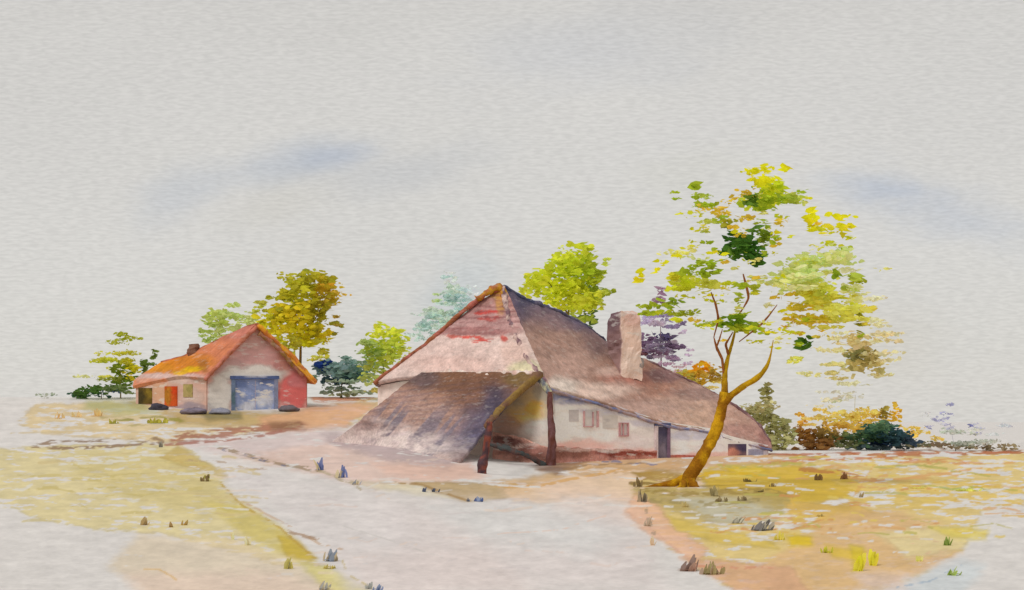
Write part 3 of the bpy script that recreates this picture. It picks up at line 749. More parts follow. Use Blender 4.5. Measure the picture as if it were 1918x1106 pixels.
    ey = np.interp(xs, [1027, 1070, 1120, 1180, 1240, 1331, 1362, 1400, 1443], [728, 742, 756, 776, 796, 809, 822, 832, 842])
    top = [on_wall(x, y - 6) for x, y in zip(xs, ey)]
    bot = [np.array([p[0], p[1], float(gz(p[0], p[1])) - .35]) for p in top]
    v, f = ruled(top, bot, 150, 44)
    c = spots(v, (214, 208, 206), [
        (1080, 746, 60, 9, (130, 136, 170), .8, .6), (1150, 772, 60, 7, (160, 162, 186), .7, .6), (1215, 792, 40, 7, (176, 176, 196), .7, .6), (1300, 815, 46, 10, (178, 178, 196), .8, .6),  # blue marks: shadow of the eave painted into the wall colour
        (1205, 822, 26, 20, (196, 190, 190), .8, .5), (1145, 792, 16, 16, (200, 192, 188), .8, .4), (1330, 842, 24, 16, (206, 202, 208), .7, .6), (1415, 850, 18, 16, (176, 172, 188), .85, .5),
        (1055, 800, 24, 30, (224, 220, 216), .7, .6), (1085, 834, 60, 9, (206, 160, 150), .8, .7), (1200, 845, 50, 7, (206, 170, 162), .7, .7), (1320, 854, 60, 5, (206, 166, 156), .8, .7), (1110, 785, 14, 20, (206, 196, 196), .5, .6), (1070, 742, 34, 8, (112, 122, 166), .8, .5), (1180, 826, 30, 10, (206, 196, 200), .6, .6)], amp=.06, seed=190, crisp=.05)  # the blue mark here is painted eave shadow too
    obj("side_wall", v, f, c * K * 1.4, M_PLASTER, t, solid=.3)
    # brick base course, standing a little proud
    pt = [on_wall(x, y, .22) for x, y in ((1037, 836), (1110, 841), (1180, 843), (1230, 846))]
    pb = [np.array([p[0], p[1], float(gz(p[0], p[1])) - .3]) for p in pt]
    v, f = ruled(pt, pb, 90, 12); v = jitter(v, .12, 1.6, 61)
    c = spots(v, (198, 142, 130), [(1180, 850, 60, 5, (140, 62, 50), .9, .5), (1060, 850, 40, 8, (136, 92, 80), .85, .6), (1100, 842, 60, 4, (214, 186, 178), .8, .5), (1140, 846, 20, 2.5, (214, 200, 194), .8, .4)], amp=.2, seed=210)
    obj("brick_plinth", v, f, c * K, M_BRICK, t, solid=.14)
    pt = [on_wall(x, y, .22) for x, y in ((1254, 853), (1310, 855), (1436, 861))]
    pb = [np.array([p[0], p[1], float(gz(p[0], p[1])) - .3]) for p in pt]
    v, f = ruled(pt, pb, 70, 8); v = jitter(v, .10, 1.6, 63)
    obj("brick_plinth", v, f, spots(v, (196, 132, 118), [(1290, 857, 30, 6, (176, 92, 76), .8, .5), (1400, 864, 40, 6, (206, 160, 150), .8, .5)], amp=.2, seed=211) * K, M_BRICK, t, solid=.14)

    # front wall behind the lean-to
    top = [p + np.array([.25, .55, -.1]) for p in hip_bot[:-1]] + [W0 + np.array([-.02, .02, .1])]
    bot = [np.array([p[0], p[1], float(gz(p[0], p[1])) - .4]) for p in top]
    v, f = ruled(top, bot, 110, 60)
    c = spots(v, (214, 200, 190), [(985, 770, 34, 28, (228, 190, 116), .95, .6), (990, 745, 36, 22, (206, 184, 140), .7, .6), (950, 728, 26, 36, (160, 156, 150), .7, .7), (1000, 762, 14, 10, (232, 176, 76), .8, .5),
                                   (1005, 800, 30, 14, (214, 206, 200), .9, .5), (950, 800, 24, 20, (182, 140, 120), .7, .6), (720, 735, 20, 20, (210, 190, 180), .8, .6), (1020, 735, 16, 14, (160, 160, 150), .6, .6)], amp=.08, seed=230)
    obj("front_wall", v, f, c * K * 1.3, M_PLASTER, t, solid=.26)
    # brick skirting under the open end of the lean-to
    w1, w0 = P(1033, 842, 87.1), P(926, 812, 89.4)
    pt = [w0, P(960, 816, 88.7), P(995, 828, 87.9), w1]
    pb = [np.array([p[0], p[1], float(gz(p[0], p[1])) - .3]) for p in pt]
    v, f = ruled(pt, pb, 60, 26); v = jitter(v, .16, 1.5, 62)
    c = 1.45 * spots(v, (200, 152, 138), [(950, 828, 30, 8, (110, 74, 70), .9, .5), (985, 846, 50, 10, (132, 88, 80), .85, .6), (1010, 858, 40, 8, (104, 70, 62), .9, .6), (960, 840, 26, 3, (212, 190, 182), .85, .4), (990, 833, 20, 3, (206, 180, 172), .8, .4), (940, 820, 20, 4, (90, 62, 60), .8, .4)], amp=.22, seed=240)
    obj("brick_plinth", v, f, c * K, M_BRICK, t, solid=.14)

    # openings
    def wall_box(name, x0, y0, x1, y1, o0, o1, c, mat, parent, nx=10, ny=12, seed=0):
        q = [on_wall(x0, y0, o1), on_wall(x1, y0 + (y1 - y0) * 0.0, o1), on_wall(x1, y1, o1), on_wall(x0, y1, o1)]
        v, f = ruled([q[0], q[1]], [q[3], q[2]], nx, ny)
        m = len(v); back = v - n * (o1 - o0)
        b = [i for i in range(nx)] + [nx * j + nx - 1 for j in range(1, ny)] + [nx * (ny - 1) + i for i in range(nx - 2, -1, -1)] + [nx * j for j in range(ny - 2, 0, -1)]
        f = list(f) + [(a, b_, b_ + m, a + m) for a, b_ in zip(b, b[1:] + b[:1])]
        v = np.concatenate([v, back])
        cc = spots(v, c[0], c[1:], amp=.12, seed=seed) if isinstance(c, list) else noisy(v, c, .12, 2.0, seed)
        return obj(name, v, f, cc * K, mat, parent)
    dr = wall_box("door", 1233, 800, 1251, 858, .02, .18, [(98, 92, 112), (1242, 806, 10, 10, (70, 66, 92), .8, .5), (1242, 845, 8, 14, (140, 128, 140), .6, .5)], M_WOOD, t, seed=301)
    wall_box("door_frame", 1228, 797, 1233, 860, .02, .26, (206, 190, 194), M_WOOD, dr, 3, 20, 302)
    wall_box("door_frame", 1251, 800, 1256, 864, .02, .26, (124, 100, 122), M_WOOD, dr, 3, 20, 303)
    wall_box("lintel", 1228, 793, 1257, 798, .02, .28, (84, 92, 130), M_WOOD, dr, 8, 3, 304)
    wn = wall_box("window", 1096, 768, 1119, 798.5, .02, .16, [(214, 208, 206), (1104, 775, 8, 8, (200, 196, 200), .8, .5)], M_GLASS, t, seed=311)
    for (x0, y0, x1, y1) in ((1094, 770, 1096, 800.5), (1119, 770, 1122, 800.5), (1096, 798.5, 1112, 800.5), (1111, 772, 1112.5, 798)):
        wall_box("window_frame", x0, y0, x1, y1, .02, .24, (200, 158, 160), M_WOOD, wn, 3, 6, 312)
    wn = wall_box("window", 1163, 794, 1176, 815.5, .02, .16, [(206, 196, 196)], M_GLASS, t, seed=321)
    for (x0, y0, x1, y1) in ((1160.5, 792, 1163, 818), (1176, 792, 1178.5, 818), (1163, 792, 1176, 794), (1163, 815.5, 1176, 818), (1167.5, 794, 1169, 815.5)):
        wall_box("window_frame", x0, y0, x1, y1, .02, .24, (196, 148, 152), M_WOOD, wn, 3, 6, 322)
    wall_box("blocked_window", 1129, 778, 1157, 803, .02, .17, [(210, 204, 201), (1140, 782, 8, 8, (190, 184, 184), .7, .5)], M_PLASTER, t, seed=325)
    wall_box("blocked_window", 1066, 768, 1084, 790, .02, .17, [(204, 198, 199)], M_PLASTER, t, seed=326)
    wall_box("hatch", 1364, 832, 1398, 856, .02, .17, [(120, 96, 106), (1372, 850, 10, 10, (206, 142, 124), .95, .4), (1390, 838, 10, 8, (74, 68, 96), .9, .5)], M_WOOD, t, seed=331)
    wall_box("panel", 1402, 842, 1430, 862, .02, .17, (164, 160, 180), M_WOOD, t, seed=332)

    # chimney on the long slope
    ch = MB()
    cb = [P(1163, 700, 96.6), P(1201, 697, 98.0), P(1184, 690, 99.6), P(1137, 690, 98.2)]     # plan corners near, right, back, left
    zt = P(1170, 583, 98)[2]
    levels = [P(1160, 712, 97)[2], P(1160, 690, 97)[2], P(1160, 650, 97)[2], P(1160, 615, 97)[2], P(1160, 596, 97)[2], zt - .12, zt]
    cen = np.mean(cb, 0)
    wid = [1.06, 1.02, 1.0, .97, .93, .82, .5]
    sides = 4; seg = 8
    vv = []
    for z, w in zip(np.interp(np.linspace(0, 6, 30), range(7), levels), np.interp(np.linspace(0, 6, 30), range(7), wid)):
        for s in range(4):
            for k in range(seg):
                p = cb[s] + (cb[(s + 1) % 4] - cb[s]) * k / seg
                p = cen + (p - cen) * w
                vv.append([p[0], p[1], z])
    vv = np.array(vv); vv = jitter(vv, .26, 1.0, 71)
    m = 4 * seg
    ff = [(i * m + j, i * m + (j + 1) % m, (i + 1) * m + (j + 1) % m, (i + 1) * m + j) for i in range(29) for j in range(m)]
    ff.append(tuple(range(29 * m, 30 * m)))
    px, py = proj(vv)
    side = np.tile(np.arange(m) // seg, 30)
    c = 1.08 * spots(vv, (224, 196, 182), [(1185, 600, 20, 14, (206, 166, 156), .7, .5), (1178, 680, 20, 20, (220, 200, 188), .7, .6)], amp=.10, seed=340)
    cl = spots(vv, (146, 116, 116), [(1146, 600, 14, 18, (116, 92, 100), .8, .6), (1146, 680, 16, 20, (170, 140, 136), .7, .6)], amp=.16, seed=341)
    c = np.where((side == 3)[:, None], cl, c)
    ch = obj("chimney", vv, ff, c * K, M_PLASTER, t)
    v, f = tube([P(1186, 697, 97.9), P(1196, 684, 98.2), P(1203, 674, 98.6)], [.3, .36, .16], 9, 10, 4, .5)
    obj("chimney_shoulder", v, f, noisy(v, (150, 140, 136), .2, 2, 5), M_STONE, ch, smooth=True)

    # timbers of the open canopy
    def timber(name, pts, rad, rgb, rgb2, seed, n=22, rough=.35, low=None):
        v, f = tube(pts, rad, 9, n, seed, rough)
        px, py = proj(v)
        c = mix(noisy(v, rgb, .2, 3, seed), noisy(v, rgb2, .2, 3, seed + 1), sstep(.4, .6, fbm(px / 6, py / 14, 3, seed)))
        return obj(name, v, f, c * K, M_WOOD, t, smooth=True)
    g1 = G(903, 887)
    timber("post", [P(917, 790, g1[1]), P(914, 820, g1[1]), P(910, 850, g1[1]), P(903, 872, g1[1]), g1 + np.array([0, 0, -.15])], [.15, .18, .17, .27, .22], (132, 74, 62), (78, 60, 66), 51)
    g2 = G(1032, 872)
    timber("post", [P(1030, 734, g2[1]), P(1030, 770, g2[1]), P(1033, 800, g2[1]), P(1033, 840, g2[1]), g2 + np.array([0, 0, -.15])], [.16, .17, .22, .27, .34], (118, 84, 86), (102, 62, 54), 52)
    timber("rafter", [P(1008, 702, 86.6), P(975, 730, 84), P(940, 764, 81.2), P(912, 797, g1[1])], [.26, .21, .18, .15], (140, 112, 60), (120, 88, 72), 53, 30, .7)
    timber("rafter", [P(1010, 712, 86.4), P(1022, 726, 86.2), P(1031, 738, g2[1])], [.22, .2, .15], (110, 112, 120), (190, 184, 150), 54, 12, .5)
    return t


build_farmhouse()

# ------------------------------------------------------------------ barn
def build_barn():
    base = G(430, 772)
    t = thing("brick_barn", "small orange roofed barn with a wide blue door in its gable", "barn", base)
    gy = lambda x: np.interp(x, [387, 573], [128., 132.5])
    ground = lambda p: np.array([p[0], p[1], float(gz(p[0], p[1])) - .4])
    top = [P(389, 704, 128.05), P(482, 615, 130.2), P(573, 703, 132.5)]
    bot = [ground(P(389, 770, 128.05)), ground(P(482, 770, 130.2)), ground(P(573, 765, 132.5))]
    v, f = ruled(top, bot, 121, 56)
    c = spots(v, (216, 170, 162), [
        (470, 660, 60, 30, (206, 160, 160), .8, .7), (430, 690, 30, 16, (190, 158, 158), .8, .6), (482, 640, 20, 14, (206, 166, 160), .8, .6), (545, 690, 34, 26, (190, 130, 128), .9, .6), (530, 670, 10, 30, (196, 140, 124), .6, .5),
        (410, 740, 26, 34, (220, 214, 210), 1, .25), (470, 702, 58, 14, (220, 216, 212), 1, .3), (385, 768, 14, 10, (190, 186, 190), .8, .5),
        (548, 736, 30, 32, (214, 112, 110), 1, .3), (560, 715, 18, 12, (198, 130, 134), .7, .5), (535, 760, 20, 6, (208, 140, 136), .7, .5)], amp=.09, seed=400, crisp=.06)
    obj("gable_wall", v, f, c * K, M_PLASTER, t, solid=.3)
    # side wall to the left
    top = [P(389, 708, 128.1), P(336, 708, 132.2), P(257, 722, 138.6)]
    bot = [ground(p) for p in top]
    v, f = ruled(top, bot, 90, 36)
    c = spots(v, (206, 168, 154), [(365, 745, 22, 14, (204, 180, 172), .8, .6), (360, 765, 26, 10, (150, 138, 150), .9, .6), (300, 735, 14, 18, (206, 160, 130), .8, .6), (330, 708, 60, 8, (214, 190, 182), .8, .6), (290, 715, 20, 6, (206, 150, 130), .7, .5)], amp=.08, seed=420)
    obj("side_wall", v, f, c * K, M_PLASTER, t, solid=.3)
    # back and right walls, out of sight
    b1, b2 = P(257, 722, 138.6), P(257, 722, 138.6) + (P(573, 705, 132.5) - P(389, 708, 128.05)) * .9
    v, f = ruled([b1, b2], [ground(b1), ground(b2)], 8, 5); obj("back_wall", v, f, noisy(v, (196, 160, 150)), M_PLASTER, t, solid=.3)
    r0 = P(573, 708, 132.5); v, f = ruled([r0, b2], [ground(r0), ground(b2)], 8, 5); obj("side_wall", v, f, noisy(v, (200, 140, 134)), M_PLASTER, t, solid=.3)
    # roof
    ridge = [P(482, 609, 129.7), P(463, 614, 131.5), P(425, 632, 134.5), P(385, 652, 137.5), P(350, 668, 139.5), P(303, 681, 141), P(270, 702, 141.3), P(252, 716, 141.3)]
    eave = [P(384, 711, 127.4), P(350, 708, 130.5), P(330, 708, 132.0), P(290, 716, 135.4), P(250, 726, 138.4)]
    r = MB()
    v, f = ruled(ridge, eave, 100, 36); v = jitter(v, .06, 1.2, 81)
    c = spots(v, (206, 130, 96), [(460, 628, 40, 20, (192, 118, 104), .85, .6), (410, 660, 36, 22, (200, 120, 84), .7, .7), (330, 685, 50, 14, (214, 130, 30), .95, .6), (300, 693, 26, 10, (216, 140, 36), .9, .6), (370, 680, 30, 14, (210, 128, 44), .8, .6), (365, 694, 20, 5, (222, 176, 20), .95, .4), (340, 700, 14, 4, (220, 176, 40), .8, .4),
                                  (385, 690, 8, 12, (150, 96, 40), .7, .5), (275, 712, 26, 6, (214, 158, 134), .9, .5), (320, 708, 60, 5, (206, 178, 172), .85, .4)], amp=.16, seed=440, crisp=.14)
    px, py = proj(v)
    c = c * (1 - .07 * (.5 + .5 * np.sin(px * .9 + py * .9)))[:, None]
    r.add(v, f, c * K)
    rb = b2 + np.array([1.0, 1.0, .2])
    v, f = ruled(ridge, [P(592, 718, 131.9), P(575, 716, 136), rb, b1 + np.array([-.5, 1.2, .3])], 40, 20); v = jitter(v, .05, 1.2, 82)
    r.add(v, f, spots(v, (208, 142, 80), [(560, 680, 30, 30, (220, 160, 50), .8, .5)], amp=.12, seed=450) * K)
    roof = r.obj("roof", M_TILE, t, solid=.34)
    def rim(name, pts, rad, rgbs, seed, n=40, rough=.5):
        v, f = tube(pts, [rad] * len(pts), 8, n, seed, rough)
        v = jitter(v, rad * .6, 1.6, seed)
        px, py = proj(v)
        c = mix(lin(rgbs[0])[None].repeat(len(v), 0), lin(rgbs[1])[None].repeat(len(v), 0), sstep(.35, .62, fbm(px / 8, py / 8, 3, seed)))
        return obj(name, v, f, c * K, M_TILE, roof, smooth=True)
    rim("verge", [P(483, 609, 129.4), P(520, 642, 130.4), P(552, 672, 131.2), P(574, 700, 131.7), P(589, 717, 132)], .24, ((222, 164, 40), (206, 124, 66)), 83)
    rim("verge", [P(480, 614, 129.3), P(450, 642, 128.8), P(420, 672, 128.2), P(384, 711, 127.3)], .18, ((196, 122, 106), (176, 108, 84)), 84)
    rim("verge_inner_board", [P(486, 624, 129.6), P(520, 652, 130.5), P(545, 680, 131.2), P(568, 704, 131.8)], .22, ((150, 116, 62), (180, 122, 104)), 85)  # brown strip inside the bright verge
    rim("ridge_tiles", [p + np.array([0, -.05, .08]) for p in ridge[:6]], .16, ((190, 116, 96), (150, 92, 72)), 86)
    # chimney stub
    v, f = tube([P(363, 668, 138), P(363, 655, 138), P(362, 645, 138)], [.66, .6, .46], 8, 8, 3, .35)
    obj("chimney", v, f, noisy(v, (126, 92, 76), .25, 2, 9), M_STONE, t)

    # openings: on the gable
    g0, g1 = P(389, 704, 128.05), P(573, 703, 132.5)
    d = g1 - g0; d[2] = 0; d /= np.linalg.norm(d); n = np.array([d[1], -d[0], 0])
    s0, s1 = P(389, 708, 128.1), P(257, 722, 138.6)
    ds = s1 - s0; ds[2] = 0; ds /= np.linalg.norm(ds); ns = np.array([-ds[1], ds[0], 0])
    if ns[1] > 0: ns = -ns

    def hit(px, py, o, p0, nn):
        ray = np.array([(px - CX) / F, 1.0, -(py - HY) / F])
        k = np.dot(p0 + nn * o - np.array([0, 0, H]), nn) / np.dot(ray, nn)
        return np.array([0, 0, H]) + ray * k

    def box(name, x0, y0, x1, y1, o0, o1, c, mat, parent, p0=g0, nn=n, nx=14, ny=14, seed=0):
        a = [hit(x, y, o1, p0, nn) for x, y in ((x0, y0), (x1, y0), (x1, y1), (x0, y1))]
        v, f = ruled([a[0], a[1]], [a[3], a[2]], nx, ny)
        m = len(v)
        b = [i for i in range(nx)] + [nx * j + nx - 1 for j in range(1, ny)] + [nx * (ny - 1) + i for i in range(nx - 2, -1, -1)] + [nx * j for j in range(ny - 2, 0, -1)]
        f = list(f) + [(i, j, j + m, i + m) for i, j in zip(b, b[1:] + b[:1])]
        v = np.concatenate([v, v - nn * (o1 - o0)])
        cc = spots(v, c[0], c[1:], amp=.12, seed=seed) if isinstance(c, list) else noisy(v, c, .12, 1.5, seed)
        return obj(name, v, f, cc * K, mat, parent)
    d1 = box("door", 441, 711, 478, 769, .02, .22, [(138, 152, 192), (450, 718, 14, 8, (96, 114, 160), .8, .5), (462, 760, 16, 8, (206, 204, 208), .8, .4), (456, 738, 6, 4, (206, 206, 210), .8, .4)], M_DOOR, t, seed=501)
    d2 = box("door", 478.6, 711, 514, 769, .02, .22, [(142, 156, 194), (492, 752, 12, 12, (204, 204, 210), .8, .4), (500, 715, 16, 7, (92, 110, 158), .8, .5), (505, 750, 10, 14, (196, 196, 206), .7, .5)], M_DOOR, t, seed=502)
    box("door_frame", 434, 708, 441, 770, .02, .32, [(104, 120, 148), (437, 745, 4, 14, (80, 104, 110), .8, .5)], M_WOOD, d1, seed=503, nx=4)
    box("door_frame", 514, 708, 521, 768, .02, .32, (132, 138, 164), M_WOOD, d2, seed=504, nx=4)
    box("lintel", 432, 704.5, 523, 710.5, .02, .36, [(84, 100, 146), (480, 706, 20, 3, (190, 192, 204), .8, .4)], M_WOOD, t, seed=505, ny=4)
    # on the side wall
    box("stable_opening", 259, 727, 284, 757, .02, .2, [(96, 78, 34), (262, 745, 8, 12, (60, 54, 34), .8, .5), (278, 735, 6, 10, (140, 116, 40), .7, .5)], M_WOOD, t, s0, ns, seed=511)
    box("door", 308, 724, 331, 761, .02, .2, [(196, 84, 36), (313, 742, 6, 18, (176, 120, 40), .9, .5), (326, 730, 5, 8, (206, 66, 30), .8, .5)], M_WOOD, t, s0, ns, seed=512)
    box("window", 343, 720, 360, 744, .02, .2, [(168, 150, 98), (355, 726, 6, 8, (150, 140, 80), .8, .5)], M_WOOD, t, s0, ns, seed=513)


build_barn()

# ------------------------------------------------------------------ foliage
def leaf_cloud(dabs, Y, depth, size, rng, cover=2.2, aspect=.5, pale=1.0):
    """dabs: (px, py, rx, ry, sRGB, density). Many small leaves through the volume of each clump, lying in loose layers."""
    V, Cc = [], []
    for dab in dabs:
        px, py, rx, ry, rgb = dab[:5]
        den = dab[5] if len(dab) > 5 else 1.0
        bold = 1.35 if den >= 1 else (1.1 if den >= .9 else .85)
        wpx = size * bold * F / Y
        n = max(6, int(cover * den * (1.25 if den >= .9 else 1) * math.pi * rx * ry / (wpx * wpx * aspect * .55)))
        r = np.sqrt(rng.random(n)) ; th = rng.random(n) * 2 * math.pi
        lump = 1 + .35 * np.sin(3 * th + rng.random() * 6) * rng.random() + .25 * np.sin(5 * th + rng.random() * 6)
        dx = r * np.cos(th) * rx * lump; dy = r * np.sin(th) * ry * lump
        if den < 1:      # thin foliage hangs in horizontal sprays
            k = max(2, int(ry / 4.5))
            rows = (rng.random(k) * 2 - 1) * ry
            sel = rng.integers(0, k, n)
            dy = rows[sel] + rng.normal(0, 1.3, n) + .12 * dx * (rng.random(k) - .5)[sel]
            xo = ((rng.random(k) - .5) * 2 * rx * .5)[sel]
            dx = dx * .7 + xo
        zc = rng.normal(0, depth * .45)
        zz = zc + rng.normal(0, 1, n) * min(depth * .4, rx * Y / F * .6)
        Yi = Y + zz
        c = np.stack([(px + dx - CX) * Y / F, Yi, H - (py + dy - HY) * Y / F], 1)
        az = rng.normal(0, .75, n)
        el = rng.normal(0, .2, n)
        L = np.stack([np.cos(az) * np.cos(el), np.sin(az) * np.cos(el) * .8, np.sin(el)], 1)
        nn = rng.normal(0, 1, (n, 3)); W = np.cross(L, nn); W /= np.linalg.norm(W, axis=1)[:, None] + 1e-9
        s = size * bold * (0.4 + 1.1 * rng.random(n) ** 1.7)[:, None]
        a = aspect * .5
        j = .6 + .8 * rng.random((6, n, 1))
        pts = np.stack([c - L * s * .5 * j[0], c - L * s * .2 + W * s * a * j[1], c + L * s * .2 + W * s * a * j[2], c + L * s * .55 * j[3], c + L * s * .15 - W * s * a * j[4], c - L * s * .25 - W * s * a * j[5]], 1)
        V.append(pts)
        col = lin(rgb)[None] * (1 + .22 * (rng.random(n)[:, None] - .5)) * (1 + .10 * (rng.random((n, 3)) - .5))
        Cc.append(np.repeat(col[:, None], 6, 1))
    V = np.concatenate(V).reshape(-1, 3); Cc = np.concatenate(Cc).reshape(-1, 3)
    return V, Cc


def leaf_obj(name, V, Cc, parent, mat=None, gain=1.5):
    base = world_loc(parent)
    me = bpy.data.meshes.new(name)
    n = len(V)
    me.vertices.add(n); me.vertices.foreach_set('co', (V - base).astype(np.float32).ravel())
    me.loops.add(n); me.loops.foreach_set('vertex_index', np.arange(n, dtype=np.int32))
    me.polygons.add(n // 6); me.polygons.foreach_set('loop_start', np.arange(0, n, 6, dtype=np.int32))
    me.update(calc_edges=True)
    set_cols(me, Cc * gain + .015)
    me.materials.append(mat or M_LEAF)
    o = bpy.data.objects.new(name, me); C.objects.link(o); o.parent = parent
    return o


def tree(name, label, cat, root, Y, dabs, size, depth, trunk, rgb, seed, rad=.2, limbs=(), cover=2.2, group=None, below=.2, gain=1.65):
    """trunk: list of (px, py); limbs: lists of (px, py) branching from it"""
    rng = np.random.default_rng(seed)
    t = thing(name, label, cat, root, group)
    m = MB()
    pts = [root + np.array([0, 0, -below])] + [P(x, y, Y) for x, y in trunk]
    pts = pts[:-1] if len(pts) > 3 else pts
    v, f = tube(pts, np.linspace(rad * .8, rad * .2, len(pts)), 8, 14, seed, .25)
    m.add(v, f, noisy(v, rgb, .25, 2, seed))
    for k, l in enumerate(limbs):
        q = [P(x, y, Y + (0 if i == 0 else (k % 3 - 1) * depth * .25 * i)) for i, (x, y) in enumerate(l)]
        v, f = tube(q, np.linspace(rad * .3, rad * .08, len(q)), 6, 8, seed + k, .25)
        m.add(v, f, noisy(v, rgb, .25, 2, seed + k))
    m.obj("trunk", M_BARK, t, smooth=True)
    V, Cc = leaf_cloud(dabs, Y, depth, size * 1.35, rng, cover * 1.25)
    leaf_obj("crown", V, Cc, t, gain=gain)
    return t


def blob(px, py, rx, ry, pal, n, seed, den=1.0, sub=.38):
    """break an outline into n uneven clumps with colours from pal"""
    rng = np.random.default_rng(seed)
    out = []
    for i in range(n):
        r = math.sqrt(rng.random()) * .8; a = rng.random() * 2 * math.pi
        s = sub * (.55 + .8 * rng.random())
        out.append((px + r * rx * math.cos(a), py + r * ry * math.sin(a), rx * s * 1.1, ry * s * .85, pal[rng.integers(0, len(pal))], den))
    return out

# ------------------------------------------------------------------ the leaning tree in front
def cp(x, y): return 1150 + x * .3617, 290 + y * .3617       # detail crop -> photograph px

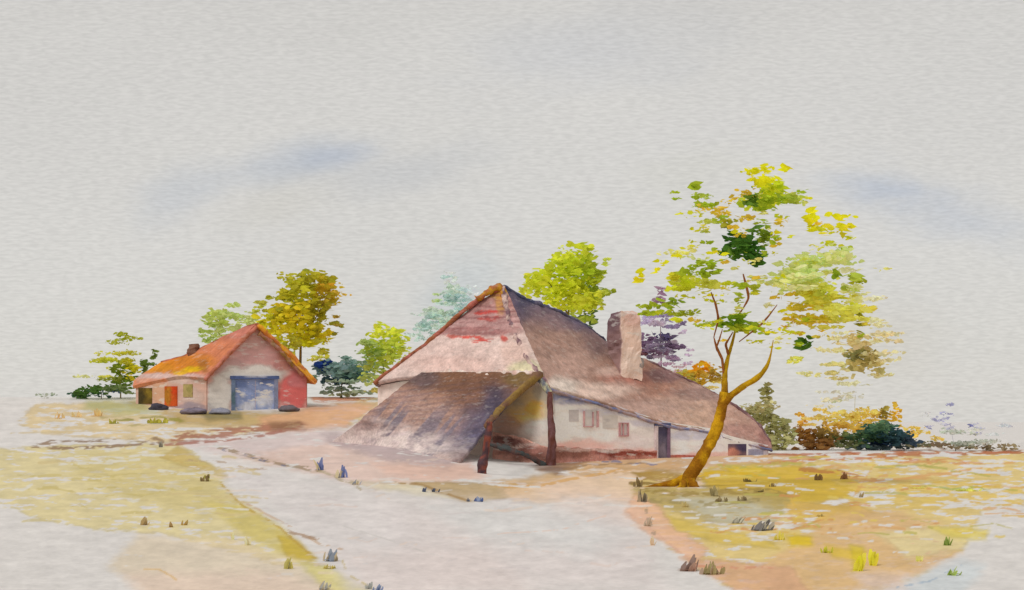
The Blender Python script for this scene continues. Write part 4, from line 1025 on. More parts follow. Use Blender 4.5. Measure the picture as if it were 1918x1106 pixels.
YEL, LIM, GRN, DRK, OCH, PAL, TAN = (206, 192, 24), (178, 182, 40), (146, 164, 38), (52, 94, 28), (190, 164, 52), (182, 196, 132), (210, 196, 150)
MAIN = [  # crop x, y, rx, ry, colour, density
    (700, 95, 85, 16, YEL, .9), (800, 110, 22, 38, YEL, 1), (865, 98, 22, 16, YEL, 1), (740, 145, 70, 26, YEL, 1), (820, 185, 95, 36, LIM, 1.1), (790, 225, 100, 40, GRN, 1.1), (700, 240, 30, 40, (90, 122, 40), 1), (890, 240, 60, 30, (150, 164, 60), .9), (780, 275, 34, 18, GRN, .9), (960, 235, 40, 22, (186, 196, 110), .7),
    (350, 180, 26, 26, GRN, .8), (405, 178, 10, 6, GRN, 1), (435, 200, 12, 8, GRN, 1), (500, 210, 62, 26, (150, 164, 60), .75), (460, 262, 70, 24, GRN, .75), (420, 300, 90, 10, LIM, .6), (540, 280, 60, 14, OCH, .6), (630, 215, 62, 16, OCH, .7), (620, 275, 60, 14, OCH, .6), (690, 310, 60, 20, OCH, .8),
    (590, 330, 40, 22, GRN, .8), (580, 362, 44, 26, (150, 150, 40), .9), (500, 365, 40, 34, (176, 184, 90), .7), (575, 410, 22, 14, OCH, .9), (490, 415, 34, 30, GRN, .6), (440, 440, 50, 10, LIM, .6), (810, 318, 40, 10, GRN, .8), (890, 315, 50, 12, LIM, .5), (800, 345, 40, 8, GRN, .6), (880, 362, 60, 8, OCH, .5),
    (680, 440, 74, 58, DRK, 1.5), (650, 480, 50, 40, (60, 98, 28), 1.4), (720, 500, 46, 40, DRK, 1.5), (755, 550, 20, 30, (56, 94, 30), 1.4), (620, 510, 26, 14, (90, 122, 40), 1), (735, 395, 18, 14, (80, 112, 40), 1),
    (810, 400, 38, 38, (112, 132, 36), 1.3), (820, 445, 22, 18, GRN, 1.1), (860, 400, 40, 10, OCH, .6), (865, 490, 30, 6, YEL, .6),
    (1018, 330, 22, 38, YEL, 1.2), (1060, 340, 60, 14, YEL, .9), (1140, 350, 60, 12, YEL, .9), (1200, 380, 46, 20, YEL, .9), (1120, 412, 70, 18, (184, 176, 34), 1), (1100, 385, 50, 8, LIM, .6), (1225, 430, 18, 10, LIM, 1), (1235, 468, 26, 14, GRN, 1.1), (1110, 458, 60, 8, LIM, .6), (1060, 370, 40, 8, OCH, .6),
    (330, 490, 70, 30, (200, 200, 120), .6), (310, 535, 34, 24, YEL, .8), (260, 555, 40, 10, YEL, .7), (140, 610, 24, 28, YEL, 1), (205, 600, 26, 14, YEL, .7), (400, 490, 50, 10, (190, 184, 110), .5), (420, 530, 70, 12, PAL, .6), (300, 610, 40, 30, (196, 190, 50), .9),
    (430, 612, 74, 34, (128, 146, 28), 1.2), (400, 655, 80, 34, (170, 176, 44), 1.1), (340, 690, 50, 34, LIM, .9), (480, 690, 46, 34, (190, 196, 84), 1), (570, 670, 50, 16, LIM, .8), (630, 685, 30, 18, GRN, 1), (670, 735, 22, 44, (160, 170, 60), 1), (745, 670, 26, 30, (156, 164, 50), .9), (735, 718, 22, 6, LIM, .8), (560, 700, 40, 10, (190, 180, 60), .6), (400, 740, 90, 10, LIM, .5),
    (980, 560, 84, 40, PAL, 1), (1000, 545, 60, 26, (196, 198, 96), .9), (1180, 520, 74, 40, PAL, 1), (1110, 560, 60, 26, (188, 196, 120), .9), (1250, 575, 70, 16, (204, 212, 164), .7), (900, 640, 100, 34, PAL, 1), (1000, 620, 70, 40, (184, 198, 140), 1), (920, 690, 80, 34, (188, 200, 140), .9), (850, 740, 26, 16, (204, 214, 164), .8), (1030, 485, 18, 16, (208, 212, 170), .9),
    (1030, 690, 46, 30, (176, 168, 50), 1), (1100, 710, 60, 50, (188, 192, 84), 1), (1080, 750, 80, 20, (176, 170, 60), .9), (1190, 680, 44, 16, (160, 172, 70), .9), (1205, 640, 26, 14, (150, 164, 60), 1), (1155, 620, 18, 16, (130, 150, 40), 1.2), (1190, 745, 44, 22, (176, 186, 70), .8), (1300, 670, 38, 28, (150, 158, 30), .8), (1280, 740, 24, 20, (196, 206, 130), .6),
    (960, 800, 44, 40, (190, 176, 64), .85), (920, 830, 24, 14, OCH, .9), (1030, 810, 60, 50, (190, 170, 70), .6), (1150, 810, 90, 44, (190, 190, 90), .9), (1180, 860, 60, 34, (190, 190, 96), .9), (1000, 880, 64, 30, (184, 168, 52), .95), (1030, 930, 34, 18, (170, 160, 60), .8), (940, 890, 44, 30, OCH, .6), (1080, 860, 60, 20, (196, 170, 70), .6), (1270, 830, 34, 50, (190, 180, 70), .7), (1242, 870, 12, 40, (140, 138, 30), 1),
    (990, 968, 28, 24, (62, 98, 22), 1.5), (935, 988, 6, 6, GRN, 1),
    (230, 800, 100, 22, (136, 152, 34), .9), (280, 780, 40, 22, (120, 142, 34), 1), (170, 805, 50, 14, GRN, .8), (400, 815, 80, 20, (140, 152, 40), .8), (360, 850, 40, 12, LIM, .6), (480, 880, 54, 22, (156, 170, 50), .8), (540, 865, 40, 10, LIM, .7), (460, 905, 50, 8, LIM, .6),
    (620, 870, 56, 34, (104, 134, 24), 1.3), (650, 900, 60, 20, (140, 152, 34), 1), (700, 880, 40, 20, (130, 150, 34), .9), (670, 828, 40, 8, GRN, .9), (800, 915, 30, 8, GRN, .8), (720, 905, 40, 8, LIM, .7),
    (740, 970, 50, 12, LIM, .6), (860, 950, 50, 8, LIM, .6), (880, 1060, 34, 26, (190, 196, 100), .7), (800, 1005, 40, 8, LIM, .6), (830, 970, 60, 14, (200, 204, 130), .5),
]


def build_leaning_tree():
    root = G(1288, 912)
    Y = root[1]
    t = thing("leaning_tree", "leaning ochre trunked tree with sparse yellow and green leaves, in front of the farmhouse", "tree", root)
    Q = lambda x, y, d=0.0: np.array([(x - CX) * Y / F, Y + d, H - (y - HY) * Y / F])
    def bark(v, seed):
        px, py = proj(v)
        c = mix(lin((200, 152, 26))[None].repeat(len(v), 0), lin((146, 96, 20))[None].repeat(len(v), 0), sstep(.38, .62, fbm(px / 12, py / 26, 4, seed)))
        c = mix(c, lin((186, 154, 24))[None].repeat(len(v), 0), sstep(760, 690, py) * .6)
        return c * (1 + .2 * (fbm(px / 6, py / 6, 2, seed + 3)[:, None] - .5))
    m = MB()
    for pts, rad, seed in (
        ([root + np.array([.0, 0, -.3]), Q(1284, 905), Q(1300, 880), Q(1318, 852), Q(1338, 815), Q(1348, 785), Q(1354, 755), Q(1357, 735)], [.42, .33, .29, .27, .26, .23, .22, .19], 1),
        ([Q(1290, 896), Q(1262, 905), Q(1232, 911), Q(1200, 914, -.3)], [.22, .17, .12, .04], 2),
        ([Q(1288, 896), Q(1298, 908, -.3), Q(1308, 917, -.5)], [.24, .18, .05], 3),
        ([Q(1282, 900), Q(1276, 912, -.5), Q(1255, 918, -.9)], [.2, .14, .04], 4)):
        v, f = tube(pts, rad, 12, 40 if seed == 1 else 14, seed, .22)
        m.add(v, f, bark(v, seed))
    m.obj("trunk", M_BARK, t, smooth=True)
    for pts, rad, seed in (
        ([Q(1355, 752), Q(1357, 720), Q(1360, 695, .3), Q(1368, 665, .5), Q(1377, 640, .7), Q(1384, 612, .8), Q(1386, 590, .9)], [.17, .14, .11, .08, .06, .04, .015], 11),
        ([Q(1354, 758), Q(1368, 740, -.2), Q(1390, 724, -.4), Q(1416, 708, -.7), Q(1430, 690, -.8), Q(1436, 668, -.9), Q(1440, 640, -1)], [.17, .14, .13, .11, .08, .045, .015], 12),
        ([Q(1368, 665, .5), Q(1361, 645, .3), Q(1374, 622, .2)], [.06, .05, .02], 13),
        ([Q(1357, 700, .2), Q(1354, 672, .2), Q(1343, 652, .1), Q(1337, 632, 0)], [.05, .06, .06, .02], 14),
        ([Q(1342, 652, .1), Q(1347, 634, -.2), Q(1351, 618, -.3)], [.04, .035, .015], 15),
        ([Q(1386, 592, .9), Q(1397, 575, .6), Q(1407, 556, .5), Q(1401, 535, .4), Q(1394, 512, .3)], [.03, .03, .05, .06, .025], 16),
        ([Q(1337, 632, 0), Q(1344, 598, -.3), Q(1337, 572, -.5), Q(1328, 550, -.6)], [.02, .05, .05, .02], 17),
        ([Q(1386, 640, .2), Q(1422, 610, -.5), Q(1436, 592, -.7), Q(1449, 574, -.8)], [.02, .04, .035, .015], 18)):
        v, f = tube(pts, rad, 8, 26, seed, .25)
        c = bark(v, seed) if seed < 13 else noisy(v, (150, 92, 50), .25, 3, seed)
        obj("branch", v, f, c, M_BARK, t, smooth=True)
    rng = np.random.default_rng(4)
    dabs = [(*cp(x, y), rx * .3617 * (1.3 if x > 840 and y > 470 else 1.15), ry * .3617 * (1.3 if x > 840 and y > 470 else 1.15), rgb, den) for (x, y, rx, ry, rgb, den) in MAIN]
    for (x, y, rx, ry, rgb) in ((1000, 560, 90, 44, PAL), (930, 660, 100, 40, (186, 198, 128)), (1150, 540, 80, 44, (192, 202, 140)), (1090, 700, 70, 50, (190, 196, 90)), (1140, 820, 90, 50, (194, 194, 100)), (1240, 720, 50, 60, (200, 206, 150)), (390, 640, 90, 44, (176, 184, 44)), (820, 190, 80, 34, (176, 184, 40))):
        dabs.append((*cp(x, y), rx * .3617, ry * .3617, rgb, 1.0))
    # thin dry sprays between the clumps
    for i in range(70):
        x, y = 1310 + rng.normal(0, 1) * 60 + rng.random() * 180, 340 + rng.random() * 300
        if x < 1215 or x > 1640: continue
        dabs.append((x, y, 8 + rng.random() * 18, 2 + rng.random() * 4, (LIM, OCH, GRN, YEL, (196, 190, 110))[rng.integers(0, 5)], .45))
    V, Cc = leaf_cloud(dabs, Y, 2.2, .30, rng, 2.5, .42)
    leaf_obj("crown", V, Cc, t, gain=1.7)


build_leaning_tree()

# ------------------------------------------------------------------ trees and bushes behind
def build_background():
    g = lambda x, y: G(x, y)
    # left of and behind the barn
    def far(px, Y):      # a root on the terrain at depth Y
        X = (px - CX) * Y / F
        return np.array([X, Y, float(gz(X, Y))])
    ol = [(164, 158, 34), (150, 148, 40), (186, 168, 34), (136, 136, 44)]
    dabs = [(575, 530, 45, 22, (150, 146, 36), 1), (600, 520, 20, 10, (160, 152, 30), 1), (545, 528, 22, 7, (150, 146, 40), .8), (575, 512, 14, 10, (136, 140, 40), 1), (610, 550, 26, 26, (166, 146, 34), 1), (560, 560, 40, 26, (164, 160, 34), 1.1), (520, 575, 34, 26, (148, 148, 44), .9), (510, 610, 28, 26, (176, 172, 30), 1), (555, 605, 45, 34, (176, 164, 30), 1.2), (590, 590, 30, 34, (150, 142, 34), 1.1), (575, 632, 34, 20, (206, 186, 24), 1.1), (600, 625, 20, 16, (190, 170, 30), 1), (560, 650, 16, 16, (150, 146, 44), 1), (620, 610, 16, 14, (142, 138, 40), .9), (635, 551, 22, 5, (204, 158, 60), .8), (612, 540, 20, 10, (196, 150, 40), .9), (498, 572, 14, 10, (160, 160, 70), .8), (610, 655, 14, 16, (166, 162, 50), .9), (632, 605, 8, 12, (150, 130, 50), .8), (596, 675, 22, 8, (180, 176, 70), .7), (530, 640, 14, 10, (180, 176, 60), .8), (486, 590, 10, 20, (166, 170, 70), .8)]
    tree("deciduous_tree", "tall olive and yellow tree rising behind the right end of the barn", "tree", far(560, 152), 152, dabs, .42, 4, [(562, 700), (563, 650), (566, 590), (572, 540)], (130, 96, 50), 21, .3, [[(564, 640), (590, 600), (610, 560)], [(564, 630), (540, 600), (520, 575)]], 2.3, gain=1.8)
    dabs = [(420, 580, 22, 14, (172, 182, 108), .9), (410, 600, 22, 18, (164, 174, 96), 1), (440, 605, 26, 14, (168, 180, 110), .9), (395, 615, 18, 12, (150, 164, 84), .9), (425, 622, 34, 14, (176, 184, 120), 1), (380, 635, 22, 9, (150, 166, 88), .9), (460, 605, 22, 14, (180, 188, 130), .7), (475, 592, 12, 8, (172, 178, 110), .7), (445, 630, 30, 12, (184, 190, 130), .8), (470, 612, 16, 10, (184, 184, 120), .7)]
    tree("pale_tree", "pale sage green tree above the middle of the barn roof", "tree", far(425, 158), 158, dabs, .42, 4, [(424, 690), (425, 640), (424, 600)], (150, 140, 90), 22, .25, [[(425, 640), (400, 615)], [(425, 635), (455, 605)]], 2.2)
    dabs = [(225, 630, 14, 9, (142, 146, 30), .9), (245, 636, 20, 6, (146, 150, 34), .8), (215, 644, 26, 6, (150, 152, 44), .8), (222, 660, 34, 8, (178, 172, 50), .8), (205, 685, 24, 12, (176, 178, 54), .9), (240, 672, 16, 14, (164, 162, 50), .8), (230, 695, 20, 16, (116, 132, 34), 1.2), (248, 692, 12, 16, (196, 184, 34), 1.1), (200, 665, 18, 7, (186, 184, 80), .7), (195, 700, 20, 10, (190, 186, 80), .7), (235, 715, 30, 10, (98, 120, 34), 1.1), (205, 715, 26, 7, (140, 146, 60), .8), (165, 708, 20, 4, (200, 198, 130), .7)]
    tree("young_tree", "small loose yellow green tree at the far left of the barn", "tree", far(226, 150), 150, dabs, .34, 2.5, [(226, 720), (226, 680), (224, 640)], (150, 130, 60), 23, .10, [[(226, 690), (242, 672)], [(226, 680), (208, 662)]], 2.0)
    dabs = [(286, 662, 8, 8, (96, 112, 40), 1.1), (283, 678, 18, 7, (90, 110, 40), .9), (268, 685, 8, 12, (96, 116, 44), 1), (290, 690, 14, 5, (130, 132, 50), .8), (270, 697, 6, 6, (110, 124, 50), 1)]
    tree("sapling", "thin dark green sapling rising above the lowest end of the barn roof", "tree", far(283, 151), 151, dabs, .3, 1.5, [(283, 715), (283, 690), (286, 660)], (120, 100, 60), 24, .08, (), 2.2)
    dabs = [(150, 742, 18, 5, (60, 88, 34), 1.0), (175, 733, 26, 7, (66, 96, 36), 1.2), (205, 728, 26, 7, (76, 100, 36), 1.2), (165, 738, 30, 6, (50, 78, 60), 1.1), (225, 728, 22, 6, (90, 106, 60), 1), (205, 735, 20, 4, (76, 92, 130), .8), (235, 732, 20, 5, (110, 124, 80), .8), (100, 741, 24, 2.5, (140, 150, 130), .6), (75, 742, 10, 1.5, (150, 156, 140), .7)]
    tree("low_shrub", "low dark green shrub creeping along the crest at the left of the barn", "shrub", far(190, 148), 148, dabs, .3, 2, [(190, 738), (188, 730)], (90, 80, 50), 25, .07, (), 2.3, below=.3)
    # between barn and farmhouse
    dabs = [(610, 690, 24, 14, (92, 120, 122), 1.1), (640, 695, 30, 18, (110, 136, 134), 1.1), (648, 668, 16, 14, (122, 148, 140), .9), (665, 700, 26, 16, (92, 124, 116), 1.1), (604, 683, 9, 7, (26, 56, 122), 1.5), (620, 710, 22, 8, (60, 88, 96), 1.1), (640, 712, 20, 6, (44, 72, 100), 1.1), (685, 690, 24, 18, (126, 148, 116), 1), (660, 720, 34, 7, (130, 150, 130), .9), (590, 700, 8, 16, (120, 142, 120), .9), (630, 728, 34, 8, (130, 150, 134), 1), (670, 730, 30, 7, (150, 164, 140), .9), (640, 738, 30, 4, (160, 168, 130), .9)]
    tree("rounded_bush", "dense blue green bush right beside the barn", "bush", far(640, 151), 151, dabs + [(625, 692, 26, 12, (70, 100, 138), 1), (655, 705, 26, 10, (76, 108, 134), 1), (606, 685, 12, 9, (30, 64, 140), 1.4)], .36, 3, [(640, 715), (641, 690)], (90, 90, 70), 26, .12, (), 2.5)
    dabs = [(720, 625, 26, 14, (186, 192, 60), 1), (740, 632, 18, 14, (176, 184, 60), 1), (715, 650, 34, 16, (166, 178, 64), 1.1), (745, 655, 22, 14, (182, 184, 70), 1), (700, 665, 24, 14, (140, 160, 90), 1), (725, 672, 34, 12, (170, 178, 70), 1.1), (700, 690, 26, 10, (160, 168, 80), 1), (690, 655, 16, 14, (150, 166, 100), .9), (705, 710, 30, 9, (150, 160, 90), 1), (715, 726, 28, 7, (170, 160, 90), .9)]
    tree("lime_bush", "bright lime bush beside the left slope of the farmhouse roof", "bush", far(718, 146), 146, dabs, .36, 3, [(718, 715), (718, 680), (720, 645)], (120, 110, 60), 27, .12, [[(718, 680), (740, 655)]], 2.4)
    dabs = blob(835, 580, 50, 50, [(172, 188, 180), (164, 182, 178), (184, 196, 182), (154, 176, 172)], 20, 5, .9, .34) + blob(800, 615, 36, 30, [(180, 196, 186), (172, 190, 184)], 9, 6, .8) + [(850, 545, 22, 24, (166, 186, 184), .8), (850, 520, 14, 14, (190, 200, 192), .6), (870, 570, 22, 30, (176, 190, 190), .8), (816, 553, 10, 12, (176, 192, 140), .8), (880, 545, 20, 18, (190, 198, 198), .6)]
    tree("misty_tree", "faint blue grey tree fading behind the left slope of the farmhouse roof", "tree", far(835, 165), 165, dabs, .42, 4, [(836, 700), (836, 640), (840, 580)], (150, 160, 150), 28, .2, [[(836, 640), (810, 600)]], 1.7)
    # behind the farmhouse
    dabs = [(1065, 480, 28, 22, (184, 190, 50), 1.1), (1085, 470, 22, 14, (178, 184, 50), 1), (1055, 510, 34, 24, (172, 182, 40), 1.2), (1090, 505, 30, 26, (160, 172, 44), 1.1), (1020, 520, 30, 16, (190, 196, 50), 1), (1000, 535, 18, 20, (180, 186, 50), 1), (1035, 545, 40, 22, (186, 192, 46), 1.2), (1075, 545, 40, 26, (176, 180, 36), 1.2), (1060, 570, 34, 16, (192, 194, 50), 1.1), (1095, 570, 28, 20, (182, 184, 50), 1.1), (1110, 540, 22, 22, (140, 156, 40), 1.1), (1120, 520, 16, 18, (160, 170, 50), .9), (1130, 495, 10, 8, (178, 184, 80), .8), (1135, 545, 18, 8, (140, 152, 34), .9), (1105, 592, 14, 16, (90, 112, 60), 1.1), (1085, 600, 26, 10, (150, 160, 60), 1), (1125, 560, 10, 16, (180, 184, 80), .8), (985, 548, 12, 10, (190, 196, 70), 1)]
    tree("lime_tree", "bright lime green tree rising behind the farmhouse roof left of the chimney", "tree", far(1062, 122), 122, dabs, .36, 4, [(1062, 700), (1064, 620), (1066, 540), (1068, 490)], (140, 120, 60), 29, .28, [[(1064, 590), (1040, 545), (1020, 520)], [(1065, 580), (1095, 540)]], 2.4)
    dabs = [(1236, 545, 7, 9, (140, 112, 132), 1.1), (1236, 560, 18, 7, (150, 122, 140), .9), (1225, 590, 24, 12, (160, 148, 176), .9), (1255, 600, 20, 14, (140, 128, 156), .9), (1215, 610, 18, 10, (176, 164, 188), .8), (1215, 640, 20, 14, (120, 96, 122), 1), (1240, 632, 26, 8, (84, 74, 110), 1), (1255, 645, 20, 12, (104, 84, 108), .9), (1225, 660, 26, 8, (110, 84, 104), .8), (1265, 660, 22, 14, (160, 138, 160), .7), (1245, 680, 30, 8, (168, 140, 160), .7), (1290, 670, 12, 14, (180, 164, 182), .6), (1285, 622, 8, 10, (186, 172, 192), .6), (1205, 655, 10, 14, (112, 70, 80), .9), (1270, 615, 10, 8, (130, 116, 146), .9), (1275, 690, 20, 8, (190, 164, 170), .6)]
    tree("violet_tree", "muted violet tree standing right behind the chimney", "tree", far(1240, 125), 125, dabs + blob(1240, 640, 44, 46, [(150, 138, 156), (126, 112, 134), (170, 158, 172), (104, 92, 112)], 14, 8, .9, .3), .32, 3, [(1240, 740), (1238, 660), (1237, 600), (1236, 555)], (140, 112, 126), 30, .14, [[(1238, 660), (1258, 630)], [(1238, 650), (1220, 620)]], 1.9)
    dabs = [(1320, 690, 20, 12, (206, 150, 24), 1.2), (1305, 705, 20, 12, (176, 142, 40), 1.1), (1335, 702, 16, 14, (160, 132, 50), 1.1), (1280, 705, 24, 10, (156, 146, 60), 1), (1300, 722, 26, 9, (166, 150, 70), .9), (1335, 722, 20, 8, (196, 178, 100), .8), (1265, 700, 12, 8, (150, 140, 60), 1), (1310, 738, 24, 8, (206, 190, 130), .7)]
    tree("ochre_bush", "small orange and ochre bush showing above the right end of the farmhouse roof", "bush", far(1310, 118), 118, dabs, .28, 2, [(1310, 760), (1312, 710)], (130, 100, 40), 31, .1, (), 2.4)
    dabs = [(1364, 708, 8, 8, (84, 84, 40), 1.2)]
    dabs = [(1437, 735, 10, 16, (140, 136, 84), 1), (1425, 765, 28, 14, (160, 154, 108), 1), (1410, 775, 18, 16, (150, 146, 104), 1), (1435, 785, 26, 16, (146, 144, 96), 1), (1455, 800, 24, 18, (154, 152, 104), 1), (1470, 795, 12, 12, (142, 142, 96), 1), (1460, 825, 26, 14, (160, 158, 110), 1), (1478, 815, 14, 16, (156, 154, 110), 1), (1440, 755, 14, 8, (186, 180, 140), .8), (1455, 838, 24, 7, (150, 146, 100), 1)]
    tree("olive_bush", "dull olive bush rising at the far right end of the farmhouse", "bush", far(1448, 112), 112, dabs, .26, 2, [(1446, 830), (1442, 790), (1438, 745)], (110, 100, 60), 32, .1, (), 2.6)
    dabs = [(1515, 820, 24, 16, (128, 88, 34), 1.2), (1530, 830, 34, 10, (120, 84, 40), 1.2), (1500, 805, 10, 10, (150, 110, 50), 1), (1550, 815, 22, 14, (120, 96, 44), 1.1), (1520, 838, 26, 6, (130, 90, 46), 1)]
    tree("brown_bush", "low russet brown bush at the left end of the hedge in the right field", "bush", far(1525, 113), 113, dabs, .26, 1.6, [(1525, 835), (1525, 820)], (90, 66, 40), 33, .08, (), 2.6)
    dabs = [(1520, 785, 24, 12, (202, 180, 100), .9), (1545, 780, 18, 14, (200, 178, 96), .9), (1580, 785, 34, 14, (206, 186, 104), 1), (1610, 775, 26, 14, (206, 184, 96), 1), (1640, 785, 24, 18, (200, 172, 80), 1), (1600, 800, 34, 12, (190, 162, 70), 1), (1570, 770, 20, 8, (212, 190, 110), .8), (1680, 778, 10, 18, (206, 170, 60), 1), (1655, 775, 8, 16, (150, 136, 60), 1), (1505, 790, 10, 14, (200, 160, 70), .9), (1560, 800, 24, 10, (180, 146, 60), 1), (1712, 808, 24, 9, (206, 178, 90), 1.0), (1740, 822, 14, 5, (206, 180, 100), .9)]
    tree("golden_bush", "broad golden yellow bush towering at the back of the hedge in the right field", "bush", far(1605, 122), 122, dabs, .28, 2.4, [(1605, 825), (1608, 790)], (150, 112, 50), 34, .1, [[(1606, 810), (1570, 785)], [(1606, 805), (1645, 785)]], 1.9, gain=1.5)
    dabs = [(1645, 810, 34, 16, (54, 88, 72), 1.3), (1620, 820, 30, 12, (66, 92, 60), 1.2), (1670, 818, 26, 14, (44, 72, 78), 1.3), (1650, 830, 40, 8, (40, 62, 92), 1.3), (1590, 822, 26, 12, (96, 104, 56), 1.1), (1580, 832, 26, 8, (92, 96, 60), 1), (1690, 828, 14, 8, (50, 66, 80), 1.2), (1640, 800, 20, 10, (80, 110, 80), 1), (1640, 838, 50, 4, (60, 74, 76), 1.2)]
    tree("dark_bush", "dark teal green bush in front of the golden one in the right field", "bush", far(1640, 112), 112, dabs, .25, 1.8, [(1640, 832), (1642, 815)], (60, 70, 50), 35, .1, (), 2.7)
    dabs = [(1720, 832, 30, 7, (110, 108, 80), 1.1), (1760, 836, 34, 5, (120, 104, 80), 1.1), (1800, 830, 34, 8, (150, 156, 144), .9), (1790, 815, 30, 8, (176, 182, 172), .8), (1850, 826, 34, 9, (180, 186, 178), .8), (1840, 838, 34, 4, (122, 110, 86), 1), (1890, 838, 24, 4, (140, 128, 100), .9), (1830, 812, 16, 7, (186, 190, 180), .7)]
    tree("grey_hedge", "low grey green hedge thinning out at the far right edge of the field", "hedge", far(1790, 110), 110, dabs, .24, 1.6, [(1790, 838), (1790, 828)], (100, 96, 80), 36, .06, (), 2.0)
    dabs = [(1782, 762, 10, 6, (150, 150, 176), .8), (1775, 780, 10, 8, (150, 150, 176), .7), (1750, 790, 14, 8, (156, 156, 180), .6), (1790, 795, 12, 8, (170, 172, 190), .6), (1765, 772, 8, 3, (160, 160, 184), .7), (1740, 800, 8, 3, (130, 130, 164), .7), (1835, 800, 14, 8, (170, 172, 186), .6), (1880, 800, 16, 8, (176, 180, 186), .55), (1830, 812, 10, 4, (146, 146, 170), .7), (1865, 812, 20, 7, (186, 190, 190), .5), (1740, 778, 12, 5, (190, 192, 196), .5), (1812, 797, 3, 3, (110, 112, 150), 1)]
    tree("bare_shrub", "wispy lilac grey shrub almost without leaves, above the grey hedge", "shrub", far(1790, 118), 118, dabs, .17, 1.6, [(1784, 820), (1780, 795), (1784, 765)], (170, 168, 184), 37, .03, [[(1782, 805), (1750, 790)], [(1783, 812), (1835, 800)], [(1783, 815), (1875, 802)]], 1.6)
    # pale autumn tree behind the leaning one
    dabs = [(1590, 645, 36, 18, (196, 180, 128), 1), (1640, 655, 36, 30, (212, 198, 158), .8), (1610, 672, 30, 18, (160, 150, 92), 1.05), (1592, 668, 18, 14, (140, 142, 92), 1), (1615, 690, 34, 14, (186, 172, 110), 1), (1560, 665, 34, 14, (208, 198, 150), .8), (1540, 690, 30, 12, (196, 188, 130), .9), (1650, 620, 26, 30, (214, 202, 166), .7), (1645, 580, 20, 30, (216, 206, 172), .6), (1520, 700, 24, 7, (200, 196, 140), .8), (1580, 700, 30, 10, (206, 192, 140), .8), (1610, 720, 40, 8, (212, 206, 170), .7), (1600, 745, 34, 5, (176, 178, 140), .6), (1560, 738, 60, 8, (208, 206, 190), .5), (1550, 755, 44, 8, (206, 198, 170), .5), (1640, 690, 26, 16, (210, 198, 150), .8), (1580, 620, 24, 14, (214, 204, 160), .7), (1570, 400, 30, 10, (214, 206, 182), .4)][:-1]
    tree("tan_tree", "pale tan autumn tree rising behind the golden hedge", "tree", far(1598, 130), 130, dabs, .46, 3, [(1600, 820), (1601, 760), (1602, 740), (1604, 730)], (206, 196, 160), 38, .07, (), 1.7, gain=1.45)


build_background()

# ------------------------------------------------------------------ smudges, log, tufts
def smudge(label, px, py, w, h, rgb, seed, group="shadow and dirt smudges along the foot of the barn"):
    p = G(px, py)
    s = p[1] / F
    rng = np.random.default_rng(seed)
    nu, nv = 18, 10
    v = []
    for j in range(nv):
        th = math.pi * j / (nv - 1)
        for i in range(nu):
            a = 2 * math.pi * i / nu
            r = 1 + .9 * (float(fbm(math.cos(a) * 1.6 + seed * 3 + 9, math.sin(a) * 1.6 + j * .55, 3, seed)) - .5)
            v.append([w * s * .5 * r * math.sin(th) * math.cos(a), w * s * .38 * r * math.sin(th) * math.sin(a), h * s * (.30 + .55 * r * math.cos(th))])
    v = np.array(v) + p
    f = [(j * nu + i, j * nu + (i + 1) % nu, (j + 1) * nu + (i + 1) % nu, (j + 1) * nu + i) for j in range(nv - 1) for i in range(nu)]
    o = obj("smudge", v, f, noisy(v, rgb, .2, 2, seed), M_STONE, loc=p, smooth=True)  # lump standing in for a dark smudge of shadow and dirt
    tag(o, label, "smudge", group)


smudge("grey blue stone standing in for shadow and dirt under the white wall left of the blue barn door", 412, 776, 46, 13, (142, 142, 156), 1)
smudge("dark flat stone at the barn's right corner under the pink wall", 541, 771, 40, 13, (112, 104, 110), 2)
smudge("dark stone standing in for shadow and dirt below the black opening at the low end of the barn", 296, 768, 34, 13, (76, 72, 84), 3)
smudge("wide dark violet stone standing in for shadow and dirt at the corner between the barn's side wall and gable", 362, 776, 52, 13, (130, 120, 134), 4)


def build_log():
    Y = 84.5
    e = G(1018, 871)
    pts = [P(906, 829, Y + .2), P(928, 834, Y), P(942, 839, Y - .1), P(962, 846, Y - .2), P(985, 853, Y - .1), P(1004, 862, Y), np.array([e[0], Y + .1, float(gz(e[0], Y)) - .06])]
    v, f = tube(pts, [.10, .15, .20, .16, .13, .16, .2], 9, 34, 7, .6)
    px, py = proj(v)
    c = mix(noisy(v, (74, 78, 78), .25, 3, 2), noisy(v, (96, 70, 66), .25, 3, 4), sstep(.45, .6, fbm(px / 9, py / 6, 3, 6)))
    o = obj("fallen_log", v, f, c, M_BARK, loc=pts[-1], smooth=True)
    tag(o, "dark blackish log sloping up from the right canopy post towards the lean-to", "log")


build_log()


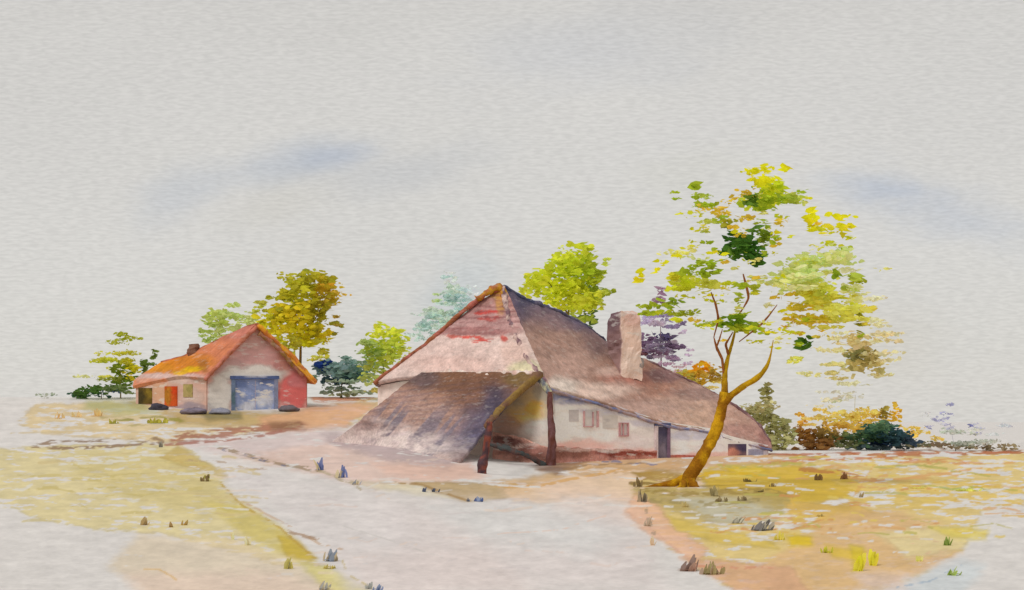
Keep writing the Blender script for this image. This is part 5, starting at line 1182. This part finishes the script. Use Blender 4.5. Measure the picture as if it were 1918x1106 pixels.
def tuft(label, px, py, w, h, rgb, seed, n=9, lean=0.0, rgb2=None, group="grass tufts", fat=.2):
    p = G(px, py)
    s = p[1] / F
    rng = np.random.default_rng(seed + 700)
    V, Cc = [], []
    for i in range(n):
        a = rng.random() * 2 * math.pi
        r = math.sqrt(rng.random()) * w * s * .5
        b = p + np.array([r * math.cos(a), r * math.sin(a) * .7, 0])
        b[2] = float(gz(b[0], b[1])) - .02
        hh = h * .88 * s * (.5 + .6 * rng.random()) * (1 - .35 * r / (w * s * .5 + 1e-6))
        tip = b + np.array([lean * hh + rng.normal(0, .18) * hh, rng.normal(0, .2) * hh, hh])
        mid = (b + tip) / 2 + np.array([-.08 * lean * hh, 0, .06 * hh])
        az = rng.normal(0, .7)
        sd = np.array([math.cos(az), math.sin(az), 0]) * max(fat * hh, w * s * .09) * (.6 + .7 * rng.random())
        V += [b - sd * .8, b + sd * .8, mid + sd * 1.1, tip + sd * .35, tip - sd * .3, mid - sd]
        col = lin(rgb if rgb2 is None or rng.random() < .6 else rgb2) * (.85 + .3 * rng.random())
        Cc += [col] * 6
    ring = []
    for k in range(6):      # the matted foot of the tuft
        a = -2 * math.pi * k / 6
        q = p + np.array([math.cos(a) * w * s * .5 * (.8 + .4 * rng.random()), math.sin(a) * w * s * .36, 0])
        q[2] = float(gz(q[0], q[1])) + .03
        ring.append(q)
    V += ring[::-1]; Cc += [lin(rgb)] * 6
    V = np.array(V); Cc = np.array(Cc)
    me = bpy.data.meshes.new("grass_tuft")
    m = len(V)
    me.vertices.add(m); me.vertices.foreach_set('co', (V - p).astype(np.float32).ravel())
    me.loops.add(m); me.loops.foreach_set('vertex_index', np.arange(m, dtype=np.int32))
    me.polygons.add(m // 6); me.polygons.foreach_set('loop_start', np.arange(0, m, 6, dtype=np.int32))
    me.update(calc_edges=True)
    set_cols(me, Cc * 2.0 + .04)
    me.materials.append(M_GRASS)
    o = bpy.data.objects.new("grass_tuft", me); C.objects.link(o)
    o.location = tuple(p)
    tag(o, label, "grass tuft", group)


BLU, SLA, BRN, OLV, KHA = (92, 102, 140), (112, 116, 128), (120, 98, 70), (140, 136, 60), (172, 160, 128)
TUFTS = [
    ("upright blue tuft at the track edge, left of its forked neighbour", 598, 881, 18, 32, BLU, 9, 0, KHA),
    ("forked blue and khaki tuft at the track edge, below the corner of the lean-to roof", 640, 895, 24, 30, BLU, 9, .1, KHA),
    ("khaki tuft trailing to the right of the forked blue tuft", 664, 908, 22, 16, KHA, 7, .5, SLA),
    ("small dark blue tuft, left one of a pair in front of the lean-to roof", 797, 922, 12, 17, (58, 66, 88), 8, .1, None),
    ("small dark slate tuft, right one of a pair in front of the lean-to roof", 815, 922, 14, 13, (70, 76, 92), 7, .3, None),
    ("tiny slate sprig on the ochre bank below the front canopy post", 877, 940, 6, 12, (80, 88, 104), 5, 0, None),
    ("blue tuft on the ochre bank below the front canopy post", 896, 940, 20, 15, (66, 86, 132), 9, .2, (120, 130, 150)),
    ("dark brown tuft at the corner of the left field and the track", 385, 902, 24, 18, (104, 88, 56), 9, 0, OLV),
    ("faint slate blade tuft on the brown line at the top of the left field", 302, 838, 8, 18, (120, 116, 108), 5, 0, None),
    ("brown tuft on the left field, leftmost of three", 271, 984, 16, 24, (152, 132, 92), 6, .2, None),
    ("short brown tuft on the left field, middle of three", 320, 988, 12, 16, (148, 124, 80), 6, 0, None),
    ("brown tuft on the left field, rightmost of three", 345, 984, 16, 14, (150, 128, 76), 7, .2, None),
    ("faint pale grey sprig in the middle of the left field", 436, 1012, 8, 28, (184, 172, 138), 4, 0, None),
    ("faint pale tuft on the lower left field", 464, 1022, 10, 26, (190, 180, 152), 4, 0, None),
    ("olive tuft leaning over the bright yellow field edge", 540, 1066, 14, 34, (158, 150, 84), 7, .2, SLA),
    ("grey blue tuft with brown stalks at the tip of the yellow field", 618, 1052, 30, 32, (116, 124, 136), 10, .2, (150, 136, 110)),
    ("squat olive tuft under the grey blue one at the tip of the yellow field", 616, 1066, 24, 14, (158, 148, 84), 8, 0, None),
    ("slate tuft leaning right at the bottom edge left of the track", 606, 1106, 22, 32, (138, 140, 140), 8, .25, KHA),
    ("grey tuft at the bottom edge, left one of two by the track", 688, 1104, 14, 24, (132, 134, 132), 7, .1, None),
    ("blue grey tuft at the bottom edge, right one of two by the track", 706, 1108, 18, 24, (112, 124, 148), 8, .3, None),
    ("dark tuft beside the left root of the leaning tree", 1196, 912, 16, 24, (112, 96, 62), 8, 0, None),
    ("dark grey brown tuft hanging below the left root of the leaning tree", 1203, 940, 24, 28, (104, 96, 78), 12, 0, (140, 130, 110)),
    ("grey tuft at the edge of the right field where it turns pink", 1214, 986, 16, 28, (150, 138, 122), 7, .2, None),
    ("thin pale stalks above the pink bend of the track", 1222, 1022, 8, 30, (176, 156, 132), 4, .1, None),
    ("tall brown tuft leaning right at the bottom bend of the track", 1288, 1070, 40, 42, (136, 108, 92), 12, .4, (110, 92, 84)),
    ("spreading brown green tuft right of the bottom track bend", 1330, 1076, 44, 40, (132, 122, 84), 14, .1, (140, 120, 104)),
    ("grey tuft leaning right below the tree trunk", 1378, 981, 24, 22, (140, 138, 128), 8, .6, None),
    ("large dark grey tuft in the pale patch of the right field", 1424, 994, 46, 32, (98, 96, 96), 14, .5, (150, 146, 134)),
    ("low dark tuft just right of the leaning tree's trunk foot", 1405, 903, 24, 12, (112, 98, 56), 8, 0, None),
    ("small dark tuft pair in the yellow grass right of the tree", 1448, 912, 14, 13, (108, 92, 54), 6, .2, None),
    ("flat brown tuft in the yellow grass below the small dark pair", 1421, 922, 18, 10, (122, 108, 64), 6, .3, None),
    ("bristly grey tuft below the right root of the tree", 1342, 930, 22, 26, (136, 126, 90), 9, 0, None),
    ("dark stubbly tuft in the olive grass, left one of two", 1350, 940, 26, 14, (122, 108, 76), 8, 0, None),
    ("dark stubbly tuft in the olive grass, right one of two", 1388, 938, 20, 16, (118, 104, 74), 8, 0, None),
    ("faint olive tuft close under the tree's right root", 1284, 950, 16, 20, (156, 142, 96), 6, 0, None),
    ("thin dark stalks in the upper right field, left of the brown patch", 1533, 900, 14, 20, (112, 88, 52), 5, .2, None),
    ("dark brown stalks on the rust patch of the right field", 1582, 898, 20, 24, (116, 78, 46), 8, .1, None),
    ("short dark sprig in the right field below the rust patch", 1612, 932, 10, 16, (128, 110, 72), 5, .2, None),
    ("flat olive tuft in the middle of the right field", 1537, 968, 18, 9, (150, 134, 80), 6, .3, None),
    ("olive tuft at the top of the yellow flower patches", 1460, 1012, 20, 22, (172, 162, 70), 8, .1, None),
    ("green tuft with yellow foot between the yellow flower patches", 1549, 1036, 24, 20, (150, 150, 44), 9, 0, (196, 180, 40)),
    ("tall yellow tuft in the lower right field", 1607, 1070, 16, 46, (198, 180, 30), 9, .1, (170, 164, 50)),
    ("tall yellow green tuft right of the yellow one in the lower right field", 1637, 1060, 20, 40, (178, 170, 44), 9, .15, None),
    ("upper green tuft near the right border of the field", 1773, 1022, 16, 26, (122, 138, 66), 9, .15, None),
    ("lower green tuft near the bottom right corner", 1786, 1078, 26, 24, (132, 146, 76), 9, .5, None),
    ("faint green tuft in the sandy part of the right field", 1722, 1052, 14, 20, (186, 180, 110), 7, .1, None),
    ("low green tuft stretched in the pale right field", 1812, 920, 50, 8, (166, 168, 84), 12, .6, None),
    ("low olive tuft in the pale field, left of the stretched green one", 1718, 915, 36, 6, (182, 176, 100), 8, .6, None),
    ("olive grass clump on the hill below the barn's side wall", 296, 793, 40, 14, (140, 134, 44), 14, 0, None),
    ("small olive grass clump on the hill, left of the larger one below the barn", 212, 794, 20, 13, (140, 136, 50), 8, 0, None),
    ("faint brown reed tuft on the far left hill, left of a row of three", 112, 784, 22, 20, (178, 154, 112), 7, .1, None),
    ("faint brown reed tuft on the far left hill, middle of a row of three", 142, 781, 24, 18, (180, 158, 118), 7, .1, None),
    ("faint brown reed tuft on the far left hill, right of a row of three", 182, 780, 26, 18, (178, 156, 112), 8, .1, None),
]
for i, (label, px, py, w, h, rgb, n, lean, rgb2) in enumerate(TUFTS):
    tuft(label, px, py, w, h, rgb, i, n, lean, rgb2)
